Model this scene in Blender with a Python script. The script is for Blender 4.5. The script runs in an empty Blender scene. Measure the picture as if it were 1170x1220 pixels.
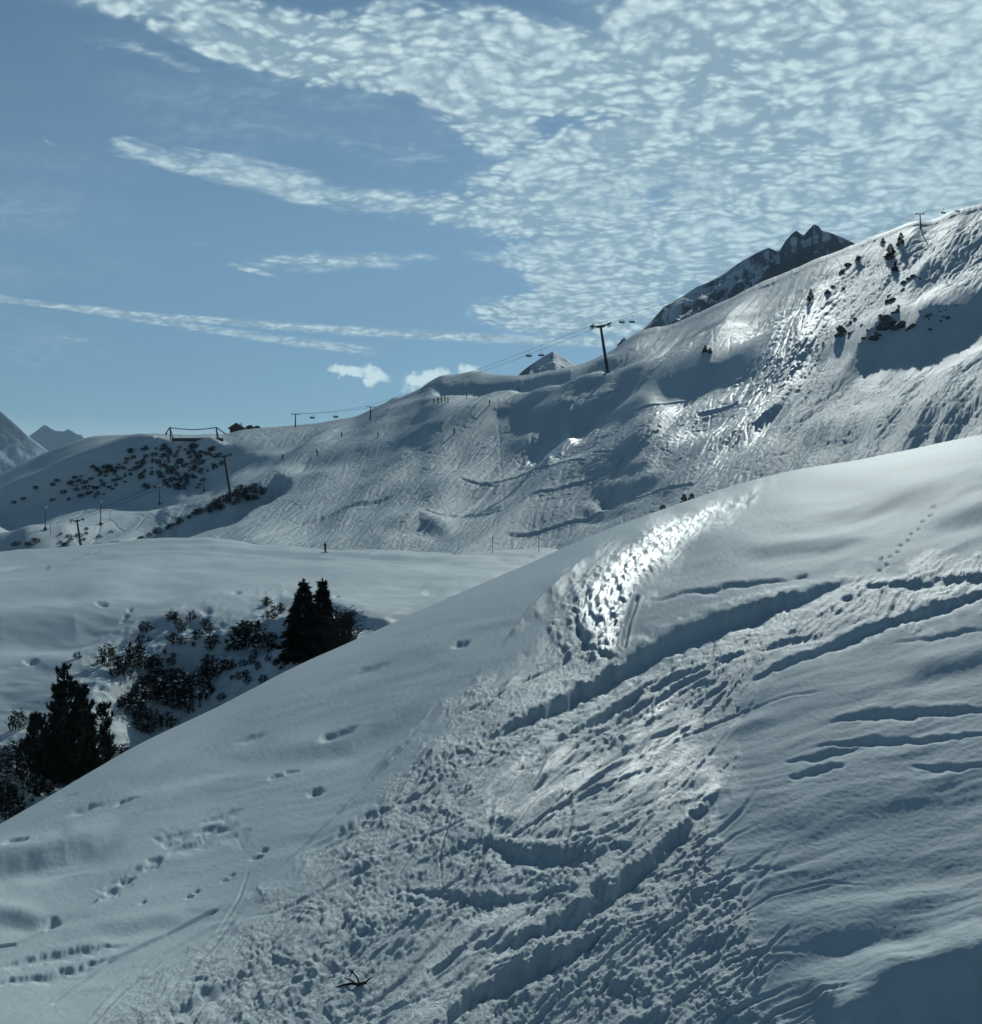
import bpy, math, random
import numpy as np
from mathutils import Vector, Matrix, Euler

random.seed(7)
rng = np.random.default_rng(11)
scene = bpy.context.scene
COL = scene.collection

# ------------------------------------------------------------------ camera
F = 1300.0            # focal length in photo pixels
CX, CY = 585.0, 610.0
cam_d = bpy.data.cameras.new('camera')
cam = bpy.data.objects.new('camera', cam_d)
COL.objects.link(cam)
cam.location = (0, 0, 0)
cam.rotation_euler = (math.radians(90), 0, 0)
cam_d.sensor_fit = 'HORIZONTAL'
cam_d.sensor_width = 36.0
cam_d.lens = 36.0 * F / 1170.0
cam_d.clip_start = 0.1
cam_d.clip_end = 60000
scene.camera = cam

scene.cycles.use_adaptive_sampling = True
scene.cycles.adaptive_threshold = 0.03
scene.cycles.max_bounces = 5
scene.cycles.diffuse_bounces = 3
scene.cycles.glossy_bounces = 2
scene.cycles.transmission_bounces = 1
scene.cycles.volume_bounces = 0
scene.cycles.caustics_reflective = False

# ------------------------------------------------------------------ light
SUN_EL = 26.5
SUN_AZ = 18.0          # degrees clockwise from the view direction (+Y)
SUN_STRENGTH = 4.8
SKY_STRENGTH = 0.064
scene.view_settings.view_transform = 'Standard'
scene.view_settings.look = 'None'
scene.view_settings.gamma = 1.0
scene.view_settings.use_curve_mapping = False
scene.view_settings.exposure = -0.13

sd = bpy.data.lights.new('sun', 'SUN')
sun = bpy.data.objects.new('sun', sd)
COL.objects.link(sun)
sd.energy = SUN_STRENGTH
sd.angle = math.radians(0.5)
sd.color = (0.93, 1.0, 0.95)
e, a = math.radians(SUN_EL), math.radians(SUN_AZ)
SV = Vector((math.sin(a) * math.cos(e), math.cos(a) * math.cos(e), math.sin(e)))
sun.rotation_euler = (-SV).to_track_quat('-Z', 'Y').to_euler()


class NT:
    """tiny expression builder for node trees"""
    def __init__(s, tree):
        s.t = tree; s.n = tree.nodes; s.l = tree.links
    def node(s, typ, **kw):
        n = s.n.new(typ)
        for k, v in kw.items(): setattr(n, k, v)
        return n
    def put(s, sock, v):
        if hasattr(v, 'is_output') or isinstance(v, bpy.types.NodeSocket): s.l.new(v, sock)
        else: sock.default_value = v
    def m(s, op, a, b=0.0, c=0.0, clamp=False):
        n = s.node('ShaderNodeMath', operation=op, use_clamp=clamp)
        s.put(n.inputs[0], a); s.put(n.inputs[1], b)
        if op in ('MULTIPLY_ADD', 'SMOOTH_MIN', 'SMOOTH_MAX', 'COMPARE'): s.put(n.inputs[2], c)
        return n.outputs[0]
    def vec(s, x, y, z=0.0):
        n = s.node('ShaderNodeCombineXYZ')
        s.put(n.inputs[0], x); s.put(n.inputs[1], y); s.put(n.inputs[2], z)
        return n.outputs[0]
    def noise(s, v, scale, detail=3, rough=0.5, dist=0.0, col=False):
        n = s.node('ShaderNodeTexNoise')
        s.l.new(v, n.inputs['Vector']); n.inputs['Scale'].default_value = scale
        n.inputs['Detail'].default_value = detail; n.inputs['Roughness'].default_value = rough
        n.inputs['Distortion'].default_value = dist
        return n.outputs['Color' if col else 'Fac']
    def ss(s, x, lo, hi, a=0.0, b=1.0):
        n = s.node('ShaderNodeMapRange', interpolation_type='SMOOTHSTEP')
        s.put(n.inputs['Value'], x); s.put(n.inputs['From Min'], lo); s.put(n.inputs['From Max'], hi)
        s.put(n.inputs['To Min'], a); s.put(n.inputs['To Max'], b)
        return n.outputs[0]
    def mix(s, f, a, b):
        n = s.node('ShaderNodeMix', data_type='RGBA')
        s.put(n.inputs[0], f)
        for i, v in ((6, a), (7, b)):
            if isinstance(v, tuple): v = (*v, 1.0) if len(v) == 3 else v
            s.put(n.inputs[i], v)
        return n.outputs[2]


def build_world():
    w = bpy.data.worlds.new('World')
    scene.world = w
    w.use_nodes = True
    w.node_tree.nodes.clear()
    T = NT(w.node_tree)
    out = T.node('ShaderNodeOutputWorld')
    bg = T.node('ShaderNodeBackground')
    T.l.new(bg.outputs[0], out.inputs[0])
    bg.inputs['Strength'].default_value = SKY_STRENGTH
    sky = T.node('ShaderNodeTexSky', sky_type='NISHITA')
    sky.sun_disc = False
    sky.sun_elevation = e
    sky.sun_rotation = a
    sky.altitude = 2300
    sky.air_density = 1.0
    sky.dust_density = 0.25
    sky.ozone_density = 2.0
    K = 1.0 / SKY_STRENGTH
    co = T.node('ShaderNodeTexCoord').outputs['Generated']
    sp = T.node('ShaderNodeSeparateXYZ'); T.l.new(co, sp.inputs[0])
    dx, dy, dz = sp.outputs
    az = T.m('ARCTAN2', dx, dy)
    hyp = T.m('SQRT', T.m('ADD', T.m('MULTIPLY', dx, dx), T.m('MULTIPLY', dy, dy)))
    te = T.m('DIVIDE', dz, T.m('MAXIMUM', hyp, 0.02))
    A = T.m('MULTIPLY_ADD', az, F * 1.05, 585.0)       # bearing scale
    B = T.m('MULTIPLY_ADD', te, -F * 1.03, 610.0)      # elevation scale
    AB = T.vec(A, B)
    # the cloud sheet seen in perspective
    den = T.m('ADD', T.m('MAXIMUM', dz, 0.0), 0.24)
    P = T.vec(T.m('DIVIDE', dx, den), T.m('DIVIDE', dy, den))
    # wispy warp
    wn = T.noise(P, 2.6, 4, 0.55, col=True)
    ws = T.node('ShaderNodeVectorMath', operation='MULTIPLY_ADD')
    T.l.new(wn, ws.inputs[0]); ws.inputs[1].default_value = (150, 60, 0)
    off = T.node('ShaderNodeVectorMath', operation='ADD'); T.l.new(AB, off.inputs[0]); off.inputs[1].default_value = (-75, -30, 0)
    T.l.new(off.outputs[0], ws.inputs[2])
    ABw = ws.outputs[0]

    def blob(cx, cy, rx, ry, rot, inner=0.25, amp=1.0, src=ABw):
        mp = T.node('ShaderNodeMapping', vector_type='TEXTURE')
        T.l.new(src, mp.inputs['Vector'])
        mp.inputs['Location'].default_value = (cx, cy, 0)
        mp.inputs['Rotation'].default_value = (0, 0, math.radians(rot))
        mp.inputs['Scale'].default_value = (rx, ry, 1)
        ln = T.node('ShaderNodeVectorMath', operation='LENGTH'); T.l.new(mp.outputs[0], ln.inputs[0])
        return T.ss(ln.outputs['Value'], 1.0, inner, 0.0, amp)

    def union(bl):
        r = bl[0]
        for b in bl[1:]: r = T.m('MAXIMUM', r, b)
        return r
    # thick sheet, upper right (bearing / elevation, sizes)
    deck = union([
        blob(1010, 60, 420, 300, 0, .35, 1.0), blob(1000, 250, 330, 150, -8, .3, 1.0),
        blob(760, 300, 230, 85, -4, .25, .95), blob(740, 180, 250, 80, -12, .3, .92),
        blob(640, 60, 350, 85, 8, .2, 1.0), blob(400, 50, 270, 52, 10, .1, .95),
        blob(700, 360, 190, 40, 3, .2, .92), blob(1330, 120, 420, 400, 0, .4, .9),
        blob(200, 18, 230, 34, 4, .1, .85), blob(560, 110, 130, 60, 35, .2, .8), blob(300, 62, 190, 30, 10, .2, .85), blob(640, 245, 230, 45, 2, .2, .85)])
    wisps = union([
        blob(300, 212, 250, 30, 8, .1, .74), blob(500, 232, 190, 26, 4, .1, .72),
        blob(390, 305, 170, 22, -3, .1, .72), blob(600, 300, 120, 14, 3, .1, .5),
        blob(450, 160, 150, 30, 5, .2, .38), blob(200, 80, 180, 22, 10, .1, .42),
        blob(160, 190, 90, 18, 12, .1, .7), blob(240, 205, 200, 18, 8, .1, .8, AB), blob(420, 226, 190, 22, 3, .1, .8, AB), blob(560, 240, 120, 20, 0, .1, .7, AB), blob(160, 178, 60, 8, 14, .1, .6, AB), blob(290, 190, 150, 9, 8, .1, .55, AB), blob(400, 305, 150, 13, 2, .1, .8, AB), blob(290, 320, 60, 6, 14, .1, .7, AB), blob(60, 190, 22, 8, 30, .1, .6, AB), blob(230, 300, 60, 8, 5, .1, .5),
        blob(95, 412, 45, 6, 2, .1, .55, AB), blob(370, 466, 48, 9, -3, .1, .62), blob(225, 460, 30, 5, 3, .1, .5, AB)])
    hole = union([blob(545, 325, 110, 28, 8, .2, .75), blob(470, 165, 130, 34, 10, .2, .40), blob(640, 195, 80, 26, 18, .2, .32),
                  blob(820, 75, 100, 26, 12, .2, .22)])
    far = T.ss(T.noise(P, 0.7, 4, .5), .56, .8, 0, .45)     # broken cloud elsewhere round the horizon
    away = T.ss(T.m('ABSOLUTE', T.m('SUBTRACT', az, .2)), .75, 1.2)
    deck = T.m('MAXIMUM', deck, T.m('MULTIPLY', far, away))
    deck = T.m('SUBTRACT', deck, hole, clamp=True)
    # altocumulus cells
    pw = T.node('ShaderNodeVectorMath', operation='MULTIPLY_ADD')
    T.l.new(T.noise(P, 7, 3, .55, col=True), pw.inputs[0]); pw.inputs[1].default_value = (.10, .10, 0)
    T.l.new(P, pw.inputs[2])
    st = T.node('ShaderNodeMapping'); T.l.new(pw.outputs[0], st.inputs['Vector'])
    st.inputs['Rotation'].default_value = (0, 0, math.radians(18)); st.inputs['Scale'].default_value = (1.0, 1.35, 1)

    def cells(scale, smooth):
        v = T.node('ShaderNodeTexVoronoi', feature='SMOOTH_F1', voronoi_dimensions='2D')
        T.l.new(st.outputs[0], v.inputs['Vector']); v.inputs['Scale'].default_value = scale
        v.inputs['Smoothness'].default_value = smooth; v.inputs['Randomness'].default_value = 1.0
        return v.outputs['Distance']
    c1 = T.m('SUBTRACT', 1.0, T.m('MULTIPLY', cells(20, .25), 1.25), clamp=True)
    c2 = T.m('SUBTRACT', 1.0, T.m('MULTIPLY', cells(44, .25), 1.25), clamp=True)
    n1 = T.noise(P, 9, 6, .62)
    n2 = T.noise(P, 2.2, 4, .55)
    n3 = T.noise(P, 60, 4, .6)
    cell = T.m('ADD', T.m('MULTIPLY', c1, .52), T.m('MULTIPLY', c2, .48))
    sm_ = T.m('MULTIPLY', T.ss(T.noise(P, 3.1, 3, .5), .48, .68), .55)
    cell = T.m('ADD', T.m('MULTIPLY', cell, T.m('SUBTRACT', 1.0, sm_)), T.m('MULTIPLY', sm_, .60))
    dens = T.m('ADD', deck, T.m('MULTIPLY', T.m('SUBTRACT', cell, .45), .55))
    dens = T.m('ADD', dens, T.m('MULTIPLY', T.m('SUBTRACT', n1, .5), .75))
    dens = T.m('ADD', dens, T.m('MULTIPLY', T.m('SUBTRACT', n3, .5), .45))
    alpha = T.m('MULTIPLY', T.ss(dens, .05, .60, 0, 1), T.ss(deck, .02, .30))
    # streaky wisps
    sm = T.node('ShaderNodeMapping'); T.l.new(AB, sm.inputs['Vector'])
    sm.inputs['Rotation'].default_value = (0, 0, math.radians(-9)); sm.inputs['Scale'].default_value = (.008, .035, 1)
    s1 = T.noise(sm.outputs[0], 1.0, 7, .66, .6)
    s2 = T.noise(sm.outputs[0], 5.0, 4, .6, .3)
    wd = T.m('ADD', wisps, T.m('MULTIPLY', T.m('SUBTRACT', s1, .5), 1.5))
    wd = T.m('ADD', wd, T.m('MULTIPLY', T.m('SUBTRACT', s2, .5), .45))
    wal = T.m('MULTIPLY', T.ss(wd, .22, .85, 0, .95), T.ss(wisps, 0.02, .2))
    # veil of thin cloud around the deck
    veil = T.m('MULTIPLY', T.ss(T.m('ADD', deck, T.m('MULTIPLY', n2, .5)), .25, 1.0), .62)
    alpha = T.m('MAXIMUM', T.m('MAXIMUM', alpha, wal), veil)
    alpha = T.m('MAXIMUM', alpha, T.ss(deck, .34, .90, 0, .90))
    thin = T.m('MULTIPLY', T.m('MULTIPLY', union([blob(330, 130, 330, 120, 8, .1, 1.0), blob(40, 330, 160, 260, 0, .1, .8)]), T.ss(T.noise(sm.outputs[0], .6, 5, .6), .30, .75)), .34)
    alpha = T.m('MAXIMUM', alpha, thin)
    # contrails
    def trail(x0, x1, y0, sl, th0, th1, amp):
        d = T.m('ABSOLUTE', T.m('SUBTRACT', T.m('ADD', B, T.m('MULTIPLY', T.m('SUBTRACT', T.noise(AB, .05, 3, .6), .5), 4.0)), T.m('MULTIPLY_ADD', A, sl, y0)))
        th = T.ss(A, x0, x1, th0, th1)
        f = T.ss(T.m('DIVIDE', d, th), 1.0, .2)
        f = T.m('MULTIPLY', f, T.ss(A, x0, x0 + 120)); f = T.m('MULTIPLY', f, T.ss(A, x1, x1 - 60))
        f = T.m('MULTIPLY', f, T.ss(T.noise(AB, .09, 4, .7), .3, .62, .7, 1.0))
        return T.m('MULTIPLY', f, amp)
    alpha = T.m('MAXIMUM', alpha, trail(-260, 790, 372, .042, 3.2, 9, 1.0))
    alpha = T.m('MAXIMUM', alpha, trail(-60, 460, 368, .105, 3.2, 8, .85))
    # small cumulus above the ridge
    cn = T.noise(AB, .10, 6, .62)
    cw = T.node('ShaderNodeVectorMath', operation='MULTIPLY_ADD')
    T.l.new(T.noise(AB, .05, 4, .6, col=True), cw.inputs[0]); cw.inputs[1].default_value = (30, 24, 0)
    o2 = T.node('ShaderNodeVectorMath', operation='ADD'); T.l.new(AB, o2.inputs[0]); o2.inputs[1].default_value = (-15, -12, 0)
    T.l.new(o2.outputs[0], cw.inputs[2])
    cum = union([blob(408, 438, 34, 11, 5, .2, 1, cw.outputs[0]), blob(438, 443, 32, 17, 10, .2, 1, cw.outputs[0]),
                 blob(505, 447, 52, 19, -8, .2, 1, cw.outputs[0]), blob(556, 438, 24, 18, 0, .2, .8, cw.outputs[0])])
    cuma = T.ss(T.m('ADD', cum, T.m('MULTIPLY', T.m('SUBTRACT', cn, .5), 1.7)), .22, .95, 0, .97)
    # pale bank on the horizon at the left
    bank = T.m('MULTIPLY', T.ss(T.m('ADD', B, T.m('MULTIPLY', T.noise(sm.outputs[0], 2.0, 3, .6), 24.0)), 508, 532, 0, .62),
               T.ss(T.m('ABSOLUTE', T.m('SUBTRACT', A, 60)), 420, 60))
    skyc = T.mix(1.0, sky.outputs[0], sky.outputs[0])
    gm = T.node('ShaderNodeMix', data_type='RGBA', blend_type='MULTIPLY'); gm.inputs[0].default_value = 1.0
    T.l.new(sky.outputs[0], gm.inputs[6]); gm.inputs[7].default_value = SKYTINT
    base = gm.outputs[2]
    lit = T.ss(T.m('ADD', T.m('ADD', T.m('MULTIPLY', cell, .75), T.m('MULTIPLY', n1, .35)), T.m('MULTIPLY', T.m('SUBTRACT', n3, .5), .55)), T.ss(n2, .35, .65, .42, .22), .88)
    grey = tuple(K * c for c in (.27, .39, .47)); white = tuple(K * c for c in (.80, .98, .97))
    ccol = T.mix(lit, grey, white)
    res = T.mix(alpha, base, ccol)
    res = T.mix(bank, res, tuple(K * c for c in (.42, .60, .66)))
    res = T.mix(cuma, res, tuple(K * c for c in (.86, 1.05, 1.05)))
    T.l.new(res, bg.inputs['Color'])
    w.cycles.sampling_method = 'MANUAL'
    w.cycles.sample_map_resolution = 512


SKYTINT = (.74, .93, .93, 1.0)
build_world()

# ------------------------------------------------------------------ helpers
def tag(o, label=None, cat=None, group=None, kind=None):
    if label: o['label'] = label
    if cat: o['category'] = cat
    if group: o['group'] = group
    if kind: o['kind'] = kind
    return o


def mesh_obj(name, verts, faces, mat=None, parent=None, smooth=False):
    me = bpy.data.meshes.new(name)
    me.from_pydata([tuple(v) for v in verts], [], faces)
    if smooth: me.polygons.foreach_set('use_smooth', [True] * len(me.polygons))
    me.update()
    o = bpy.data.objects.new(name, me)
    COL.objects.link(o)
    if mat: me.materials.append(mat)
    if parent: o.parent = parent
    return o


def grid_mesh(name, X, Y, Z, mat, attrs=None):
    nr, nc = X.shape
    co = np.stack([X, Y, Z], -1).astype(np.float32).reshape(-1)
    idx = np.arange(nr * nc, dtype=np.int32).reshape(nr, nc)
    q = np.stack([idx[:-1, :-1], idx[:-1, 1:], idx[1:, 1:], idx[1:, :-1]], -1).reshape(-1)
    nf = (nr - 1) * (nc - 1)
    me = bpy.data.meshes.new(name)
    me.vertices.add(nr * nc); me.vertices.foreach_set('co', co)
    me.loops.add(nf * 4); me.loops.foreach_set('vertex_index', q)
    me.polygons.add(nf)
    me.polygons.foreach_set('loop_start', np.arange(0, nf * 4, 4, dtype=np.int32))
    me.polygons.foreach_set('use_smooth', np.ones(nf, dtype=bool))
    me.update(calc_edges=True)
    for k, v in (attrs or {}).items():
        at = me.attributes.new(k, 'FLOAT', 'POINT')
        at.data.foreach_set('value', v.astype(np.float32).reshape(-1))
    me.materials.append(mat)
    o = bpy.data.objects.new(name, me)
    COL.objects.link(o)
    return o


_perm = rng.permutation(256).astype(np.int32)
_ang = rng.random(256) * 2 * np.pi
_gx, _gy = np.cos(_ang).astype(np.float32), np.sin(_ang).astype(np.float32)


def perlin(x, y, seed=0):
    x = np.asarray(x, np.float32); y = np.asarray(y, np.float32)
    xi = np.floor(x); yi = np.floor(y)
    xf = x - xi; yf = y - yi
    xi = xi.astype(np.int32) + seed * 37; yi = yi.astype(np.int32) + seed * 91
    u = xf * xf * xf * (xf * (xf * 6 - 15) + 10); v = yf * yf * yf * (yf * (yf * 6 - 15) + 10)
    def g(ix, iy, fx, fy):
        h = _perm[(_perm[ix & 255] + iy) & 255]
        return _gx[h] * fx + _gy[h] * fy
    a0 = g(xi, yi, xf, yf); b0 = g(xi + 1, yi, xf - 1, yf)
    a1 = g(xi, yi + 1, xf, yf - 1); b1 = g(xi + 1, yi + 1, xf - 1, yf - 1)
    r0 = a0 + u * (b0 - a0); r1 = a1 + u * (b1 - a1)
    return (r0 + v * (r1 - r0)) * 1.5


def fbm(x, y, octv=4, seed=0, gain=.5, lac=2.03):
    r = 0; amp = 1; s = 1
    for i in range(octv):
        r = r + amp * perlin(x * s, y * s, seed + i); amp *= gain; s *= lac
    return r


def smooth(x, a, b):
    t = np.clip((x - a) / (b - a), 0, 1)
    return t * t * (3 - 2 * t)


def pchip(xk, yk, x):
    """monotone cubic; yk may be (n,) or (n,m); x 1d -> (len(x),) or (len(x),m)"""
    xk = np.asarray(xk, float); yk = np.asarray(yk, float); one = yk.ndim == 1
    if one: yk = yk[:, None]
    h = np.diff(xk)[:, None]; d = np.diff(yk, axis=0) / h
    m = np.zeros_like(yk); m[0] = d[0]; m[-1] = d[-1]
    if len(xk) > 2:
        w1 = 2 * h[1:] + h[:-1]; w2 = h[1:] + 2 * h[:-1]
        with np.errstate(divide='ignore', invalid='ignore'):
            hm = (w1 + w2) / (w1 / d[:-1] + w2 / d[1:])
        m[1:-1] = np.where(d[:-1] * d[1:] > 0, hm, 0)
    i = np.clip(np.searchsorted(xk, x) - 1, 0, len(xk) - 2)
    t = ((x - xk[i]) / (xk[i + 1] - xk[i]))[:, None]; hh = (xk[i + 1] - xk[i])[:, None]
    r = ((1 + 2 * t) * (1 - t) ** 2 * yk[i] + t * (1 - t) ** 2 * hh * m[i] + t * t * (3 - 2 * t) * yk[i + 1] + t * t * (t - 1) * hh * m[i + 1])
    return r[:, 0] if one else r


def gblur(a, s, axis):
    if s <= 0: return a
    n = int(3 * s); k = np.exp(-.5 * (np.arange(-n, n + 1) / s) ** 2); k /= k.sum()
    pad = [(0, 0)] * a.ndim; pad[axis] = (n, n)
    b = np.pad(a, pad, mode='edge')
    r = np.zeros_like(a)
    for j, w in enumerate(k):
        sl = [slice(None)] * a.ndim; sl[axis] = slice(j, j + a.shape[axis])
        r += w * b[tuple(sl)]
    return r


class Sheet:
    """A piece of hillside: each column runs from its foot up to its crest, described by bearing, height angle and distance,
    and then falls away behind the crest."""
    def __init__(s, px0, px1, nc, nr, sil, bot, keys, blur=(0, 0), back=(20, 60, .004), silblur=3, mcap=4.0, wob=.35, wl=40.0, gain=1.0):
        s.wob, s.wl, s.gain, s.envp, s.apron = wob, wl, gain, .8, 25.0
        s.px = np.linspace(px0, px1, nc)
        ks = np.array(sorted(sil)); kb = np.array(sorted(bot))
        s.sil = gblur(pchip(ks[:, 0], ks[:, 1], s.px), silblur, 0)
        s.bot = pchip(kb[:, 0], kb[:, 1], s.px)
        fr = np.linspace(0, 1, nr)
        G = []
        kx = [k[0] for k in keys]
        for kpx, pts in keys:
            a_, b_ = pchip(kb[:, 0], kb[:, 1], np.array([kpx]))[0], pchip(ks[:, 0], ks[:, 1], np.array([kpx]))[0]
            f = np.array([(a_ - p[0]) / (a_ - b_) for p in pts]); y = np.log([p[1] for p in pts])
            f[-1] = 1.0
            G.append(pchip(f, y, fr))
        L = pchip(kx, np.array(G), s.px).T         # rows x cols
        L = gblur(gblur(L, blur[0], 0), blur[1], 1)
        s.Y = np.exp(L)
        s.PX = np.broadcast_to(s.px, s.Y.shape).copy()
        s.PY = s.bot[None, :] + (s.sil - s.bot)[None, :] * fr[:, None]
        v = (CY - s.PY) / F
        s.Z = v * s.Y
        s.X = (s.PX - CX) / F * s.Y
        s.nf = nr
        # metres of depth per pixel of height
        dpy = -np.gradient(s.PY, axis=0); dY = np.gradient(s.Y, axis=0)
        s.PXm = s.Y / F                              # metres per pixel across
        s.M = np.minimum(dY / np.maximum(dpy, 1e-3), mcap * s.PXm)
        s.M = gblur(gblur(s.M, 4, 0), 8, 1)
        s.D = np.zeros_like(s.Z)
        s.back = back
        s.fade = 1.0

    def line_dist(s, pts, reach, wob=0, wl=22.0):
        """signed pixel distance to a polyline (positive above it), run parameter 0..1, boolean region"""
        pts = np.array(pts, float)
        x0, y0 = pts.min(0) - reach; x1, y1 = pts.max(0) + reach
        reg = (s.PX > x0) & (s.PX < x1) & (s.PY > y0) & (s.PY < y1)
        ii = np.nonzero(reg)
        x, y = s.PX[ii], s.PY[ii]
        if wob:
            x = x + wob * fbm(x / wl, y / wl, 3, 61); y = y + wob * fbm(s.PX[ii] / wl, y / wl, 3, 67)
        best = np.full(x.shape, 1e9); sg = np.zeros_like(best); run = np.zeros_like(best)
        seg = np.diff(pts, axis=0); ln = np.hypot(seg[:, 0], seg[:, 1]); cum = np.concatenate([[0], np.cumsum(ln)])
        for k in range(len(seg)):
            tx, ty = seg[k] / ln[k]
            rx, ry = x - pts[k, 0], y - pts[k, 1]
            t = np.clip(rx * tx + ry * ty, 0, ln[k])
            ex, ey = rx - t * tx, ry - t * ty
            d = np.hypot(ex, ey)
            nx, ny = (ty, -tx)
            if ny > 0: nx, ny = -nx, -ny
            sgn = np.where(rx * nx + ry * ny >= 0, 1.0, -1.0)
            mk = d < best
            best = np.where(mk, d, best); sg = np.where(mk, sgn, sg); run = np.where(mk, (cum[k] + t) / cum[-1], run)
        return ii, best * sg, run

    def face(s, pts, w, dS, taper=.3):
        """a strip that leans towards the viewer by dS (rise per metre) more than the hill (negative: lies flatter)"""
        ii, d, run = s.line_dist(pts, 3 * w, s.wob * .5 * w, max(80.0, s.wl * 2))
        t = d / w
        end = smooth(run, 0, taper) * smooth(1 - run, 0, taper) if taper else 1
        s.D[ii] += s.gain * dS * s.M[ii] * w * t * np.exp(-t * t) * end

    def rim(s, pts, w, depth, wb=4.0, taper=.12, lip=.25):
        """sharp edge along the line: ground drops `depth` metres below it and climbs back over wb*w pixels"""
        ii, d, run = s.line_dist(pts, (wb * 2 + 3) * w, s.wob * w, s.wl)
        rr = np.clip(run, 0.0, 1.0)
        env = (np.sin(np.pi * (.02 + .96 * rr)) ** s.envp) * (.75 + .45 * perlin(rr * 5 + pts[0][0], rr * 0 + pts[0][1], 3)) if taper else 1.0
        t = -d / (w * (.3 + .7 * env))
        depth = depth * (.35 + .65 * env)
        end = smooth(run, 0, taper) * smooth(1 - run, 0, taper) if taper else 1
        prof = -smooth(t, 0, 1) * np.exp(-np.clip((t - 1) / wb, 0, None) ** 2)
        prof = prof + lip * np.exp(-((t + .6) / .8) ** 2)
        s.D[ii] += depth * prof * end

    def groove(s, pts, w, depth, taper=.05, berm=.35):
        ii, d, run = s.line_dist(pts, 4 * w)
        t = d / w
        end = smooth(run, 0, taper) * smooth(1 - run, 0, taper) if taper else 1
        s.D[ii] += depth * end * (-np.exp(-t * t) + berm * np.exp(-(np.abs(t) - 1.7) ** 2 / .35))

    def pit(s, cx, cy, rx, ry, depth, rot=0):
        c, n = math.cos(math.radians(rot)), math.sin(math.radians(rot))
        x, y = s.PX - cx, s.PY - cy
        x = x + .35 * rx * perlin(s.PX / (rx * .9), s.PY / (rx * .9), int(cx) % 50); y = y + .35 * ry * perlin(s.PX / (rx * .8), s.PY / (ry * 1.2), int(cy) % 50)
        q = ((x * c + y * n) / rx) ** 2 + ((-x * n + y * c) / ry) ** 2
        s.D += -depth * np.exp(-q * q)

    def mask(s, poly, soft, wob=0, seed=5):
        """soft mask of a pixel polygon"""
        x, y = s.PX, s.PY
        if wob:
            x = x + wob * fbm(x / 45, y / 45, 3, seed); y = y + wob * fbm(x / 45, y / 45, 3, seed + 9)
        poly = np.array(poly, float)
        ins = np.zeros(x.shape, bool); best = np.full(x.shape, 1e9)
        for k in range(len(poly)):
            a_, b_ = poly[k], poly[(k + 1) % len(poly)]
            if a_[1] != b_[1]:
                c = (a_[1] > y) != (b_[1] > y)
                ins ^= c & (x < (b_[0] - a_[0]) * (y - a_[1]) / (b_[1] - a_[1]) + a_[0])
            sx, sy = b_ - a_; L2 = sx * sx + sy * sy
            t = np.clip(((x - a_[0]) * sx + (y - a_[1]) * sy) / L2, 0, 1)
            best = np.minimum(best, np.hypot(x - a_[0] - t * sx, y - a_[1] - t * sy))
        return smooth(np.where(ins, best, -best), -soft, soft)

    def clods(s, mask, n, rmin, rmax, seed, hk=.8, pw=2.2):
        """broken snow: angular lumps of many sizes strewn where the mask allows"""
        R_ = np.random.default_rng(seed)
        nr_, nc_ = s.D.shape
        c = R_.uniform(10, nc_ - 11, n * 6); r = R_.uniform(10, nr_ - 11, n * 6)
        ok = R_.random(n * 6) < mask[r.astype(int), c.astype(int)]
        c, r = c[ok][:n], r[ok][:n]; k = len(c)
        rad = rmin * (1 - R_.random(k) * (1 - (rmin / rmax) ** pw)) ** (-1 / pw)
        th = R_.normal(.62, .45, k); asp = R_.uniform(.3, .8, k); e_ = R_.uniform(1.3, 3, k); tx, ty = R_.normal(0, .35, k), R_.normal(0, .35, k)
        out = np.zeros_like(s.D); W = int(rmax) + 2
        c0 = np.round(c).astype(int); r0 = np.round(r).astype(int)
        for i in range(-W, W + 1):
            for j in range(-W, W + 1):
                sel = np.abs(rad) > max(abs(i), abs(j)) - 1
                if not sel.any(): continue
                dx = (c0 + i - c)[sel]; dy = (r0 + j - r)[sel]
                u = (dx * np.cos(th[sel]) + dy * np.sin(th[sel])) / rad[sel]; v = (-dx * np.sin(th[sel]) + dy * np.cos(th[sel])) / (rad[sel] * asp[sel])
                q = np.abs(u) ** e_[sel] + np.abs(v) ** e_[sel]
                h = np.clip(1 - q, 0, 1) ** .55 * (1 + tx[sel] * u + ty[sel] * v) * rad[sel]
                rr, cc = r0[sel] + j, c0[sel] + i
                g = (rr >= 0) & (rr < nr_) & (cc >= 0) & (cc < nc_)
                np.maximum.at(out, (rr[g], cc[g]), h[g])
        s.D += out * s.PXm * hk * 1.3

    def splat_init(s):
        s.ix = lambda px: (px - s.px[0]) / (s.px[-1] - s.px[0]) * (len(s.px) - 1)

    def splat(s, px, py, amp, sig=1.0, rad=2):
        """carve narrow marks through many points at once (pixel-dense samples)"""
        c = (px - s.px[0]) / (s.px[-1] - s.px[0]) * (len(s.px) - 1)
        sil = np.interp(px, s.px, s.sil); bot = np.interp(px, s.px, s.bot)
        r = (bot - py) / (bot - sil) * (s.nf - 1)
        ok = (c > rad) & (c < len(s.px) - rad - 1) & (r > rad) & (r < s.nf - rad - 1)
        c, r = c[ok], r[ok]; amp = np.broadcast_to(amp, px.shape)[ok]
        c0 = np.round(c).astype(int); r0 = np.round(r).astype(int)
        for i in range(-rad, rad + 1):
            for j in range(-rad, rad + 1):
                w = np.exp(-((c0 + i - c) ** 2 + (r0 + j - r) ** 2) / (2 * sig * sig))
                np.minimum.at(s.T, (r0 + j, c0 + i), -amp * w)

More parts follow.
